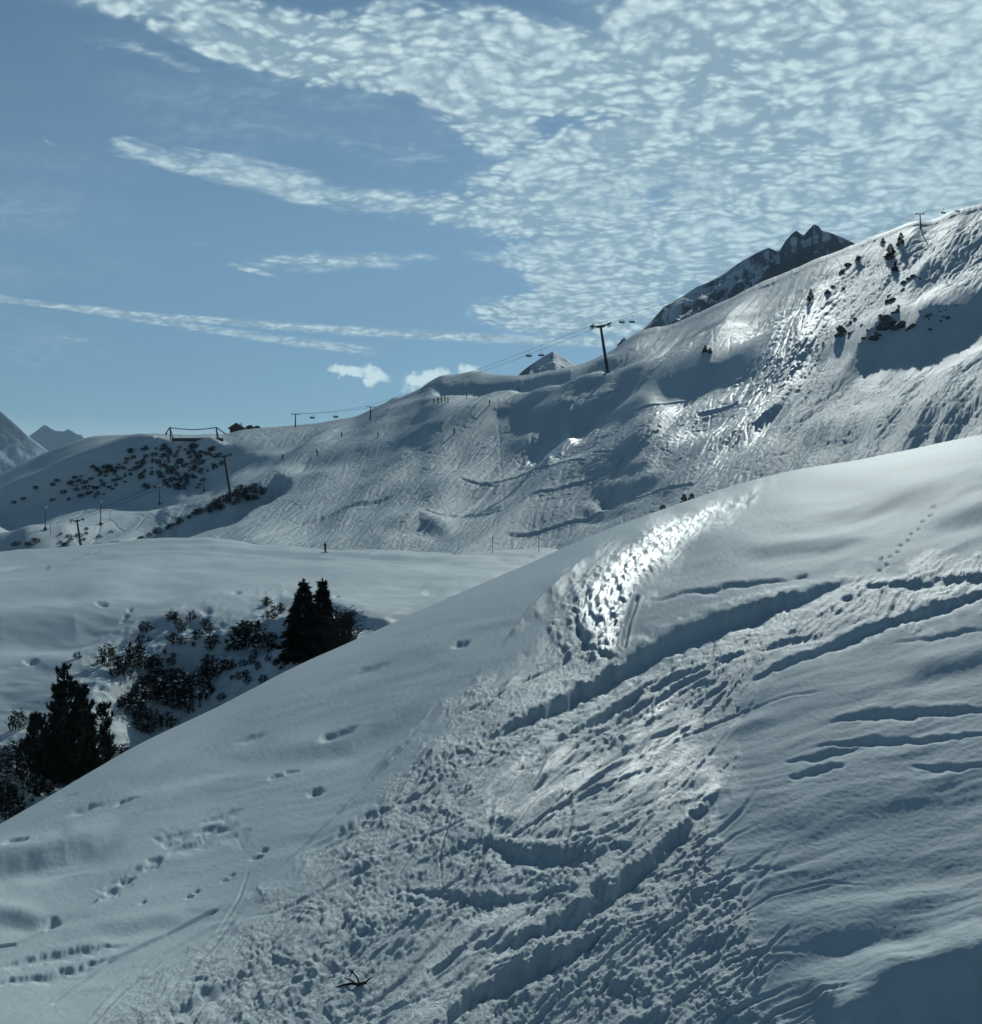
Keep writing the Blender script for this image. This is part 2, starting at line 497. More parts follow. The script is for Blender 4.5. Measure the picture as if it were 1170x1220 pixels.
    def finish(s, name, mat, attrs=None, crestfade=0.0):
        if crestfade:
            fr = np.linspace(0, 1, s.nf)[:, None]
            s.D = s.D * (1 - crestfade * smooth(fr, .93, 1.0))
        s.Z = s.Z + s.D
        n, dist, k = s.back
        zc = s.Z[-1]; yc = s.Y[-1]; slope = np.clip((s.Z[-1] - s.Z[-6]) / np.maximum(s.Y[-1] - s.Y[-6], 1e-3), -.5, .6)
        rows = [];
        for i in range(1, n + 1):
            d = dist * (i / n) ** 1.8
            rows.append((yc + d, zc + gblur(slope, 6, 0) * d * np.exp(-d / dist * 3) - k * d * d))
        Yb = np.array([r[0] for r in rows]); Zb = np.array([r[1] for r in rows])
        Xb = (s.PX[:1] - CX) / F * Yb
        s.X = np.vstack([s.X, Xb]); s.Y = np.vstack([s.Y, Yb]); s.Z = np.vstack([s.Z, Zb])
        at = {}
        for kk, v in (attrs or {}).items():
            at[kk] = np.vstack([v, np.repeat(v[-1:], n, 0)])
        # the hill goes on to both sides
        G = {'X': s.X, 'Y': s.Y, 'Z': s.Z}; m_ = 14; reach = s.apron
        cols = {k_: [v_] for k_, v_ in G.items()}; atc = {k_: [v_] for k_, v_ in at.items()}
        for side in (-1, 1):
            i0 = 0 if side < 0 else -1; i1 = 24 if side < 0 else -25
            sl = np.clip((s.Z[:, i0] - s.Z[:, i1]) / (s.X[:, i0] - s.X[:, i1]), -.5, .5); sl = gblur(sl, 12, 0)
            dd = reach * (np.arange(1, m_ + 1) / m_) ** 1.6
            eX = s.X[:, i0][:, None] + side * dd[None]; eY = np.repeat(s.Y[:, i0][:, None], m_, 1); eZ = s.Z[:, i0][:, None] + sl[:, None] * side * dd[None]
            es = [eX, eY, eZ]
            if side < 0: es = [q_[:, ::-1] for q_ in es]
            for k_, q_ in zip('XYZ', es): cols[k_].insert(0, q_) if side < 0 else cols[k_].append(q_)
            for k_ in atc:
                q_ = np.repeat(at[k_][:, i0][:, None], m_, 1)
                atc[k_].insert(0, q_) if side < 0 else atc[k_].append(q_)
        s.obj = grid_mesh(name, np.hstack(cols['X']), np.hstack(cols['Y']), np.hstack(cols['Z']), mat, {k_: np.hstack(v_) for k_, v_ in atc.items()})
        s.V = CY - F * s.Z / s.Y
        return s.obj

    def pick(s, px, py):
        """first point of this hillside met by the given bearing and height angle"""
        c = (px - s.px[0]) / (s.px[-1] - s.px[0]) * (len(s.px) - 1)
        c0 = int(min(max(math.floor(c), 0), len(s.px) - 2)); f = c - c0
        V = s.V[:, c0] * (1 - f) + s.V[:, c0 + 1] * f
        Y = s.Y[:, c0] * (1 - f) + s.Y[:, c0 + 1] * f
        Z = s.Z[:, c0] * (1 - f) + s.Z[:, c0 + 1] * f
        hit = np.nonzero(V <= py)[0]
        if len(hit) == 0: k = int(np.argmin(V))
        else: k = int(hit[0])
        return Vector(((px - CX) / F * Y[k], Y[k], Z[k]))


# ------------------------------------------------------------------ materials
def snow_material(name, scale, bump, rough=.64, spec=.15, tone=(.455, .52, .54), fine=.35, attr=True):
    m = bpy.data.materials.new(name); m.use_nodes = True
    T = NT(m.node_tree); T.n.clear()
    out = T.node('ShaderNodeOutputMaterial'); b = T.node('ShaderNodeBsdfPrincipled')
    T.l.new(b.outputs[0], out.inputs[0])
    co = T.node('ShaderNodeTexCoord').outputs['Object']
    n1 = T.noise(co, scale, 5, .6); n2 = T.noise(co, scale * 6, 3, .65); n0 = T.noise(co, scale * .07, 4, .55)
    h = T.m('ADD', T.m('MULTIPLY', n1, 1 - fine), T.m('MULTIPLY', n2, fine))
    bp = T.node('ShaderNodeBump'); T.l.new(h, bp.inputs['Height'])
    bp.inputs['Strength'].default_value = 1.0
    c = T.mix(T.ss(n0, .35, .65), tuple(t * .94 for t in tone), tone)
    T.l.new(c, b.inputs['Base Color'])
    if attr:
        at = T.node('ShaderNodeAttribute', attribute_name='rough').outputs['Fac']
        ic = T.node('ShaderNodeAttribute', attribute_name='ice').outputs['Fac']
        T.l.new(T.m('MULTIPLY', T.m('MULTIPLY_ADD', at, 2.2, 1.0), bump), bp.inputs['Distance'])
        T.l.new(T.m('SUBTRACT', rough, T.m('MULTIPLY', ic, .26)), b.inputs['Roughness'])
        T.l.new(T.m('MULTIPLY_ADD', ic, .75, spec), b.inputs['Specular IOR Level'])
    else:
        bp.inputs['Distance'].default_value = bump; b.inputs['Roughness'].default_value = rough
    b.inputs['IOR'].default_value = 1.31
    T.l.new(bp.outputs[0], b.inputs['Normal'])
    return m


def plain(name, col, rough=.7, metal=0.0, var=.25, scale=8.0):
    m = bpy.data.materials.new(name); m.use_nodes = True
    T = NT(m.node_tree); b = T.n['Principled BSDF']
    co = T.node('ShaderNodeTexCoord').outputs['Object']
    n = T.noise(co, scale, 4, .6)
    T.l.new(T.mix(n, tuple(c * (1 - var) for c in col), tuple(min(1, c * (1 + var)) for c in col)), b.inputs['Base Color'])
    b.inputs['Roughness'].default_value = rough; b.inputs['Metallic'].default_value = metal
    b.inputs['Specular IOR Level'].default_value = .12
    return m


def rock_material(name, rock, snow, amount, scale):
    """bare rock with snow lying where it is flat enough"""
    m = bpy.data.materials.new(name); m.use_nodes = True
    T = NT(m.node_tree); b = T.n['Principled BSDF']
    g = T.node('ShaderNodeNewGeometry'); sp = T.node('ShaderNodeSeparateXYZ'); T.l.new(g.outputs['Normal'], sp.inputs[0])
    co = T.node('ShaderNodeTexCoord').outputs['Object']
    n = T.noise(co, scale, 7, .65, .5); n2 = T.noise(co, scale * 5, 5, .6)
    f = T.m('ADD', sp.outputs[2], T.m('MULTIPLY', T.m('SUBTRACT', n, .5), 1.3))
    f = T.ss(f, amount - .05, amount + .07)
    rk = T.mix(n2, tuple(c * .6 for c in rock), tuple(c * 1.4 for c in rock))
    T.l.new(T.mix(f, rk, snow), b.inputs['Base Color'])
    b.inputs['Roughness'].default_value = .85
    bp = T.node('ShaderNodeBump'); T.l.new(T.m('ADD', n, T.m('MULTIPLY', n2, .4)), bp.inputs['Height'])
    bp.inputs['Distance'].default_value = .07 / scale; bp.inputs['Strength'].default_value = 1
    T.l.new(bp.outputs[0], b.inputs['Normal'])
    return m


MSN = snow_material('near_snow', 9.0, .016, rough=.64, spec=.045)
MSS = snow_material('shelf_snow', 1.2, .05)
MSK = snow_material('ski_snow', .9, .10, rough=.68, spec=.10)

# ------------------------------------------------------------------ terrain: near slope
near_sil = [(-160, 1072), (-80, 1030), (0, 984), (60, 950), (160, 893), (260, 845), (350, 798), (440, 758), (540, 712), (640, 668), (720, 633), (800, 604), (860, 583), (940, 563), (1040, 545), (1170, 519), (1330, 492)]
near_bot = [(-160, 1480), (1330, 1480)]
nk = []
for (kp, yc, yb) in ((-160, 22, 8.0), (0, 27, 8.6), (300, 35, 10.2), (585, 43, 11.3), (860, 55, 12.0), (1170, 62, 11.5), (1330, 66, 11)):
    kk = np.array(sorted(near_sil)); py_s = pchip(kk[:, 0], kk[:, 1], np.array([kp]))[0]
    vs = (CY - py_s) / F; vb = (CY - 1480) / F
    Dd = (vs - vb) * yb
    Yl = np.linspace(yb, yc, 60); vv = vs - Dd * ((yc - Yl) / (yc - yb)) ** 1.9 / Yl
    pyl = CY - F * vv
    sel = np.linspace(0, 59, 14).astype(int)
    nk.append((kp, [(pyl[i], Yl[i]) for i in sel]))
N = Sheet(-160, 1330, 1080, 640, near_sil, near_bot, nk, blur=(3, 8), back=(26, 60, .016), silblur=6, mcap=2.2, wob=.45, wl=20.0)


def build_near():
    s = N; X, Y, PX, PY = s.X, s.Y, s.PX, s.PY
    # broad swells
    s.D += .22 * fbm(X / 9 + 3, Y / 14, 2, 3) * smooth(Y, 5, 16)
    # wind-packed ripples running gently down to the left
    ang = math.radians(-17)
    al = PX * math.cos(ang) + PY * -math.sin(-ang) ; ac = PX * math.sin(-ang) + PY * math.cos(ang)
    wv = 10 * fbm(PX / 140, PY / 90, 2, 40)
    calm = .6 + .4 * perlin(PX / 160, PY / 120, 8)
    s.envp = 1.5
    s.D += s.PXm * calm * (1.9 * fbm(al / 120, (ac + wv) / 19, 2, 12, .45) + .5 * fbm(al / 60, (ac + wv) / 8, 2, 15, .5))
    # shaded hollows and lit banks (smooth part)
    f = s.face
    f([(840, 985), (960, 980), (1080, 948), (1250, 895)], 36, .10)
    f([(880, 1120), (1000, 1075), (1100, 1050), (1230, 1030)], 26, -.22)
    f([(940, 1130), (1080, 1110), (1240, 1075)], 16, .20)
    f([(1000, 1262), (1080, 1205), (1180, 1165), (1300, 1130)], 44, 1.05, .1)
    f([(900, 1200), (1000, 1150), (1170, 1085)], 22, -.18)
    f([(-60, 1040), (20, 1022), (80, 1012), (150, 985)], 17, .45)
    f([(-60, 1092), (0, 1085), (60, 1086)], 12, .38)
    f([(110, 1105), (160, 1092), (230, 1080)], 10, .28)
    f([(120, 950), (220, 930), (330, 900)], 12, -.20)
    f([(300, 905), (420, 880), (520, 830)], 14, .25)
    f([(500, 830), (620, 780), (690, 740)], 12, .16)
    f([(880, 640), (980, 620), (1080, 590), (1200, 560)], 12, .20)
    f([(900, 600), (1000, 585), (1180, 545)], 11, -.15)
    f([(860, 665), (960, 655), (1050, 640)], 10, .2)
    f([(1090, 625), (1140, 612), (1230, 600)], 12, .22)
    f([(1060, 800), (1120, 790), (1230, 770)], 16, .22)
    # drifts with a sharp edge
    def r(pts, w, depth, *k): s.rim(pts, w, depth * .55, *k)
    r([(770, 722), (835, 707), (880, 699), (950, 690)], 5, .18, 1.0)
    r([(985, 856), (1040, 842), (1110, 836), (1195, 832)], 6, .21, 1.1)
    r([(960, 886), (1040, 874), (1100, 872), (1190, 862)], 5, .14, 1.1)
    r([(930, 905), (990, 890), (1030, 884)], 5, .10, 1.3)
    r([(1080, 905), (1140, 903), (1190, 900)], 4, .12, 1.3)
    r([(935, 925), (975, 908), (1010, 903)], 6, .16, 1.2)
    r([(-20, 1145), (40, 1127), (100, 1114), (160, 1112)], 7, .11, 1.2, .2)
    r([(-20, 1163), (40, 1148), (90, 1139), (140, 1128)], 7, .12, 1.1, .15)
    r([(195, 1012), (230, 994), (262, 980), (285, 974)], 8, .12, 1.1)
    r([(180, 992), (205, 988), (228, 982)], 6, .08, 1.3)
    r([(238, 974), (262, 964), (292, 955)], 5, .08, 1.2)
    r([(262, 994), (280, 984), (300, 978)], 8, .06, 1.5)
    r([(112, 1050), (150, 1030), (185, 1020)], 7, .1, 1.2)
    r([(115, 1060), (140, 1048), (152, 1044)], 5, .07, 1.2)
    for (x, y, rx, ry, d) in ((402, 870, 20, 5, .12), (377, 937, 9, 4, .10), (60, 1090, 11, 5, .07), (183, 1022, 11, 5, .07), (550, 768, 10, 3, .10),
                              (330, 919, 10, 3, .06), (346, 912, 9, 3, .05), (955, 690, 8, 2.5, .06), (1010, 715, 6, 3, .1), (306, 1014, 7, 2, .04), (314, 1006, 6, 2, .04), (226, 1058, 5, 2, .04), (234, 1053, 4, 2, .03), (268, 1040, 6, 2, .04), (276, 1035, 5, 2, .03), (170, 1065, 4, 2, .03), (205, 1000, 9, 3, .04), (246, 985, 12, 3, .05), (150, 1040, 9, 3, .05), (132, 1052, 7, 3, .05),
                              (78, 950, 12, 2.5, .05), (100, 962, 18, 3, .06), (150, 952, 14, 2, .05), (300, 877, 18, 3, .05), (560, 705, 14, 2.4, .06), (440, 800, 20, 3, .06), (20, 1002, 16, 3, .08)):
        s.pit(x, y, rx, ry, d, -18)
    # small animal tracks, upper right
    for i in range(11):
        s.pit(1112 - i * 6.4 + 2.5 * (i % 2), 598 + i * 8.3 + 1.5 * (i % 2), 2.1, 1.4, .06)
    # ski tracks through the smooth snow
    s.groove([(545, 815), (520, 838), (480, 884), (440, 926), (392, 973), (330, 1030), (285, 1070)], 2.0, .07, .3, .1)
    s.rim([(525, 828), (495, 860), (460, 895), (430, 925)], 4, -.10, 1.5, .3, 0)
    s.groove([(262, 1072), (200, 1100), (130, 1135), (60, 1190)], 2, .05)
    s.groove([(118, 1060), (70, 1090), (20, 1115), (-10, 1120)], 1.6, .04)
    # --- churned snow
    s0 = np.ones_like(s.D)
    churn = s.mask([(838, 607), (868, 592), (905, 582), (850, 618), (800, 662), (752, 722), (742, 780), (790, 785), (860, 752), (960, 712), (1040, 690), (1200, 655), (1250, 690), (1060, 735), (960, 770),
                    (890, 815), (850, 870), (862, 935), (840, 985), (872, 1060), (905, 1120), (930, 1290), (30, 1290), (150, 1175), (270, 1095), (350, 1045), (440, 960), (500, 885),
                    (560, 820), (640, 780), (668, 745), (655, 715), (700, 665), (760, 632)], 20, 26)
    heavy = s.mask([(430, 1000), (480, 900), (560, 840), (660, 800), (760, 790), (860, 760), (830, 820), (760, 880), (720, 920), (640, 950), (560, 960), (600, 1010), (760, 1030), (840, 1000), (900, 1130), (920, 1290), (100, 1290), (260, 1130)], 30, 20)
    slick = s.mask([(745, 900), (770, 835), (800, 815), (820, 850), (870, 940), (850, 975), (700, 960), (600, 990), (560, 940), (640, 880)], 25, 12)
    smoothp = s.mask([(430, 1230), (470, 1150), (540, 1090), (660, 1080), (720, 1060), (600, 1160), (540, 1230)], 22, 10)
    rub = s.mask([(680, 780), (655, 748), (690, 690), (760, 640), (850, 598), (880, 592), (820, 640), (790, 680), (752, 722), (742, 782)], 7, 5)
    ice = .72 * s.mask([(690, 742), (700, 712), (746, 662), (806, 622), (850, 604), (810, 642), (782, 674), (746, 716), (738, 770), (720, 780)], 12, 6)
    ca, sa = math.cos(math.radians(-38)), math.sin(math.radians(-38))
    la = PX * ca + PY * sa; lc = -PX * sa + PY * ca
    X8 = X + .35 * perlin(X / .9, Y / .9, 60); Y8 = Y + .35 * perlin(X / .9, Y / .9, 61)
    lump = np.abs(perlin(X8 / .75, Y8 / 1.1, 20)) * .30 + np.abs(perlin(X8 / .38, Y8 / .5, 21)) * .17 + np.abs(perlin(X8 / .2, Y8 / .26, 22)) * .11
    fine = perlin(X8 / .11, Y8 / .14, 23) * .045 + perlin(X8 / .06, Y8 / .08, 24) * .022
    lcw = lc + 12 * fbm(PX / 70, PY / 70, 2, 70)
    streak = fbm(la / 75, lcw / 6.5, 3, 30, .6)
    big = fbm(la / 110, lcw / 34, 2, 33, .5)
    kf = np.clip(18 / Y, .35, 1.3)
    amp = churn * (.45 + .75 * heavy) * (1 - .55 * slick) * (1 - .7 * smoothp) * (.55 + .65 * smooth(perlin(PX / 50, PY / 40, 44), -.4, .5))
    s.D += amp * .22 * (lump * .7 + fine * 1.6) + churn * (1 - .4 * smoothp) * (1 - .5 * slick) * s.PXm * (.95 * np.abs(fbm(la / 6.5, lc / 3.4, 2, 101, .7)) + .45 * perlin(PX / 3.6, PY / 3.0, 105))
    s.D += churn * s.PXm * (1.35 * streak * (1 - .3 * smoothp) + 3.0 * big)
    s.D += rub * (np.abs(perlin(X / .45, Y / 1.2, 50)) * .07 + np.abs(perlin(X / .24, Y / .6, 51)) * .10)
    s.clods(np.clip(churn * (.35 + .65 * heavy) * (1 - .75 * slick) * (1 - .8 * smoothp), 0, 1) * (.25 + .75 * smooth(perlin(PX / 38, PY / 30, 81), -.25, .45)), 9000, 1.0, 4, 4, .20)
    s.clods(np.clip(rub, 0, 1), 1500, .9, 3.2, 6, .24)
    near_edge = np.clip(gblur(gblur(churn, 14, 0), 14, 1) - churn * 1.0, 0, 1)
    s.clods(near_edge * .5, 500, 1.2, 3.5, 9, .7)
    RR = np.random.default_rng(17)
    for i in range(130):
        while True:
            x, y = RR.uniform(120, 1000), RR.uniform(780, 1260)
            rr_ = int(np.clip((1480 - y) / (1480 - np.interp(x, s.px, s.sil)) * (s.nf - 1), 0, s.nf - 1)); cc_ = int(np.interp(x, s.px, np.arange(len(s.px))))
            if churn[rr_, cc_] > .6: break
        L = RR.uniform(60, 380); an = math.radians(np.interp(y, [750, 950, 1250], [30, 38, 42]) + RR.normal(0, 8)); cv = RR.normal(0, .0016)
        pts = [(x + math.cos(an + cv * t) * t, y - math.sin(an + cv * t) * t) for t in np.linspace(-L / 2, L / 2, 6)]
        wpx = RR.uniform(1.4, 3.4)
        s.groove(pts, wpx, wpx * RR.uniform(.35, .8) * float(np.interp(y, [750, 950, 1250], [.025, .017, .012])), .25, .5)
    # deep furrows
    r([(1060, 682), (1000, 693), (940, 712), (870, 733), (800, 758), (745, 783), (700, 806), (640, 842), (590, 872), (540, 900)], 9, .62, 2.0, .25, .3)
    r([(905, 582), (868, 597), (845, 606)], 5, .5, 1.2)
    r([(735, 638), (692, 668), (655, 705), (625, 735), (595, 768)], 6, -.5, 1.4, .15, 0)
    r([(1240, 668), (1150, 682), (1080, 692), (1010, 705)], 6, .22, 1.4)
    r([(1240, 690), (1150, 705), (1060, 735), (985, 765), (930, 788), (880, 815)], 6, .30, 1.3)
    r([(1200, 735), (1120, 750), (1060, 760)], 4, .08, 1.3)
    r([(800, 795), (740, 830), (700, 860), (650, 890)], 6, .22, 1.3)
    r([(870, 920), (820, 980), (780, 1020), (730, 1058), (680, 1090), (630, 1110), (570, 1140)], 14, .34, 1.7, .2)
    r([(740, 1108), (680, 1135), (620, 1150), (560, 1180), (510, 1230)], 14, .30, 1.4, .2)
    r([(395, 985), (440, 960), (470, 958)], 8, .16, 1.4)
    r([(560, 990), (620, 1016), (680, 1022), (740, 1014), (770, 1000)], 12, .22, 1.3, .2)
    r([(470, 1052), (540, 1064), (620, 1068), (700, 1062)], 7, .12, 1.3)
    r([(180, 1200), (240, 1170), (300, 1140)], 12, .18, 1.4)
    r([(330, 1200), (400, 1130), (460, 1080)], 10, .16, 1.4)
    r([(700, 700), (688, 730), (700, 765), (740, 785)], 5, .22, 1.0)
    s.groove([(760, 715), (748, 745), (742, 775)], 3, .12)
    for q, w_, k_ in (([(765, 940), (770, 880), (785, 825)], 11, -.2), ([(850, 930), (830, 960), (800, 985)], 12, -.2), ([(620, 960), (690, 925), (760, 890)], 16, -.25),
                      ([(500, 1130), (560, 1100), (640, 1085)], 22, -.25), ([(820, 900), (870, 860), (930, 830)], 12, -.25), ([(560, 985), (620, 1006), (700, 1010)], 8, -.35), ([(440, 1230), (480, 1170), (520, 1130)], 20, -.2), ([(700, 770), (760, 760), (790, 775)], 7, -.2)):
        s.face(q, w_, k_)
    ripple = s.mask([(930, 900), (1010, 820), (1250, 760), (1250, 1290), (940, 1290), (880, 1080), (870, 960)], 40, 0)
    s.D += ripple * s.PXm * .30 * fbm(PX / 9, PY / 3.0, 3, 90, .6)
    s.D += (1 - churn) * s.PXm * .16 * fbm(PX / 6, PY / 3, 2, 95, .6)
    o = s.finish('snow_slope', MSN, {'rough': np.clip(churn + rub, 0, 1), 'ice': np.clip(ice + .62 * slick * smooth(fbm(la / 60, lc / 14, 3, 120), -.45, .55) + .5 * smoothp * smooth(fbm(la / 60, lc / 14, 3, 124), -.5, .5) + .30 * churn, 0, 1)}, .8)
    tag(o, 'churned foreground snow slope crossed by furrows and ski tracks', kind='structure')


build_near()

# ------------------------------------------------------------------ terrain: shelf and gully behind
B = Sheet(-200, 960, 620, 300,
          [(-200, 668), (-60, 664), (0, 660), (90, 651), (150, 646), (200, 645), (250, 646), (300, 650), (400, 656), (520, 657), (650, 655), (800, 650), (960, 640)],
          [(-200, 1180), (0, 1120), (200, 1010), (400, 880), (650, 760), (960, 720)],
          [(-200, [(1180, 56), (1000, 66), (860, 84), (770, 104), (700, 130), (680, 162), (668, 205)]),
           (0, [(1120, 62), (985, 72), (900, 79), (860, 85), (770, 107), (710, 132), (680, 165), (660, 215)]),
           (110, [(1060, 66), (960, 76), (880, 82), (800, 92), (755, 110), (715, 128), (670, 170), (650, 215)]),
           (200, [(1010, 78), (880, 91), (800, 99), (742, 106), (718, 120), (690, 146), (668, 175), (645, 215)]),
           (300, [(940, 78), (840, 90), (780, 97), (728, 104), (708, 122), (685, 148), (668, 178), (650, 215)]),
           (400, [(880, 82), (800, 90), (742, 97), (712, 112), (685, 150), (665, 185), (656, 215)]),
           (520, [(820, 85), (760, 96), (712, 110), (684, 150), (665, 185), (657, 215)]),
           (650, [(760, 88), (700, 118), (675, 160), (655, 215)]),
           (960, [(720, 90), (690, 120), (665, 160), (640, 215)])], blur=(4, 12), back=(20, 90, .004), silblur=8, mcap=5, wob=.12, wl=90.0, gain=.9)


def build_shelf():
    s = B; s.apron = 90.0; X, Y, PX, PY = s.X, s.Y, s.PX, s.PY
    s.D += .5 * fbm(X / 22, Y / 30, 3, 2)
    s.D += .10 * fbm(PX / 90, PY / 12, 3, 6) + .03 * fbm(PX / 30, PY / 5, 2, 16)
    s.face([(-120, 745), (0, 752), (90, 748), (190, 715)], 20, .22)
    s.face([(250, 690), (400, 690), (560, 690)], 14, .10)
    s.face([(-100, 700), (60, 708), (200, 690)], 14, .08)
    s.face([(40, 670), (160, 668), (330, 672)], 6, -.05)
    s.face([(-60, 780), (40, 775), (110, 770)], 8, -.12)
    # bank above the bushes
    s.rim([(60, 800), (120, 772), (165, 742), (215, 728), (270, 716), (330, 706), (380, 712), (440, 735), (500, 745)], 16, 1.2, 2.0, .1, .12)
    s.rim([(120, 830), (180, 790), (260, 752), (340, 742), (400, 760)], 14, 1.3, 2.0)
    s.rim([(-40, 905), (40, 880), (90, 860), (140, 850)], 14, .8, 2)
    s.rim([(500, 700), (545, 692), (600, 688)], 6, .45, 1.6)
    s.rim([(455, 735), (520, 722), (580, 712)], 8, .5, 1.6)
    s.rim([(240, 740), (256, 734), (290, 734)], 4, .25, 1.5)
    s.rim([(235, 765), (262, 757), (285, 765)], 5, .25, 1.5)
    s.rim([(195, 875), (215, 845), (228, 860)], 6, .3, 1.5)
    for (x, y, rx, ry) in ((155, 726, 3, 1.6), (150, 733, 3, 1.5), (147, 737, 3, 1.3), (122, 725, 7, 2), (37, 789, 8, 3), (282, 708, 5, 2), (401, 712, 3, 1.4), (246, 726, 9, 2)):
        s.pit(x, y, rx, ry, .35)
    gul = s.mask([(110, 770), (170, 742), (330, 712), (440, 740), (430, 800), (200, 900), (0, 1050), (-60, 930), (60, 880)], 14, 14)
    s.D += gul * (.35 * np.abs(perlin(X / 2.2, Y / 3, 31)) + .22 * np.abs(perlin(X / 1.0, Y / 1.6, 32)) + .1 * perlin(X / .5, Y / .8, 33))
    # ski road with ruts
    for (pts, w, dd) in (([(-40, 686), (0, 679), (50, 669), (100, 661), (170, 656), (250, 655), (330, 659), (420, 664), (520, 668), (640, 667), (720, 664)], 2.0, .55),
                         ([(40, 672), (110, 666), (200, 661), (300, 664), (400, 668)], 1.5, .3),
                         ([(-40, 690), (10, 682), (60, 674)], 1.5, .3), ([(105, 664), (112, 657), (120, 652)], 1.0, .14),
                         ([(440, 661), (560, 660), (640, 662)], 1.5, .3)):
        s.groove(pts, w, dd)
    o = s.finish('snow_field', MSS, {'rough': gul, 'ice': gul * 0})
    tag(o, 'rolling snow shelf with a ski road along its rim', kind='structure')


build_shelf()

# ------------------------------------------------------------------ terrain: far ski slope
ski_sil = [(-220, 640), (-60, 592), (0, 567), (30, 553), (60, 539), (90, 528), (120, 522), (200, 520), (265, 518), (290, 512), (330, 509), (385, 504), (420, 499), (440, 491), (480, 476), (500, 467), (512, 458), (530, 452), (560, 451), (600, 454), (620, 453),
           (650, 447), (690, 438), (730, 420), (760, 402), (800, 389), (850, 368), (900, 346), (960, 318), (1000, 302), (1030, 290), (1060, 279), (1090, 270), (1110, 268), (1135, 258), (1170, 247), (1250, 224), (1330, 205)]
S = Sheet(-220, 1330, 1200, 430, ski_sil,
          [(-220, 740), (0, 712), (200, 700), (600, 700), (850, 690), (1050, 640), (1330, 600)],
          [(-220, [(740, 200), (690, 260), (660, 330), (640, 430)]),
           (0, [(712, 200), (665, 250), (640, 300), (628, 360), (612, 425), (600, 440), (578, 458), (567, 490)]),
           (150, [(700, 200), (655, 250), (632, 300), (612, 350), (600, 405), (580, 428), (535, 462), (521, 510)]),
           (260, [(700, 195), (650, 235), (608, 290), (590, 320), (572, 360), (560, 405), (528, 430), (518, 500)]),
           (400, [(700, 190), (655, 225), (600, 285), (550, 350), (520, 410), (502, 480)]),
           (550, [(700, 185), (655, 215), (600, 266), (540, 330), (480, 410), (458, 455), (451, 470)]),
           (720, [(695, 165), (650, 192), (600, 232), (520, 300), (445, 385), (425, 440)]),
           (900, [(680, 122), (640, 140), (580, 176), (500, 236), (420, 318), (370, 400), (346, 460)]),
           (1170, [(620, 100), (530, 150), (450, 206), (350, 303), (280, 410), (247, 480)]),
           (1330, [(600, 105), (500, 162), (350, 300), (250, 425), (205, 505)])], blur=(5, 18), back=(24, 380, .0032), silblur=2, mcap=3.6, wob=.25, wl=90.0, gain=.6)


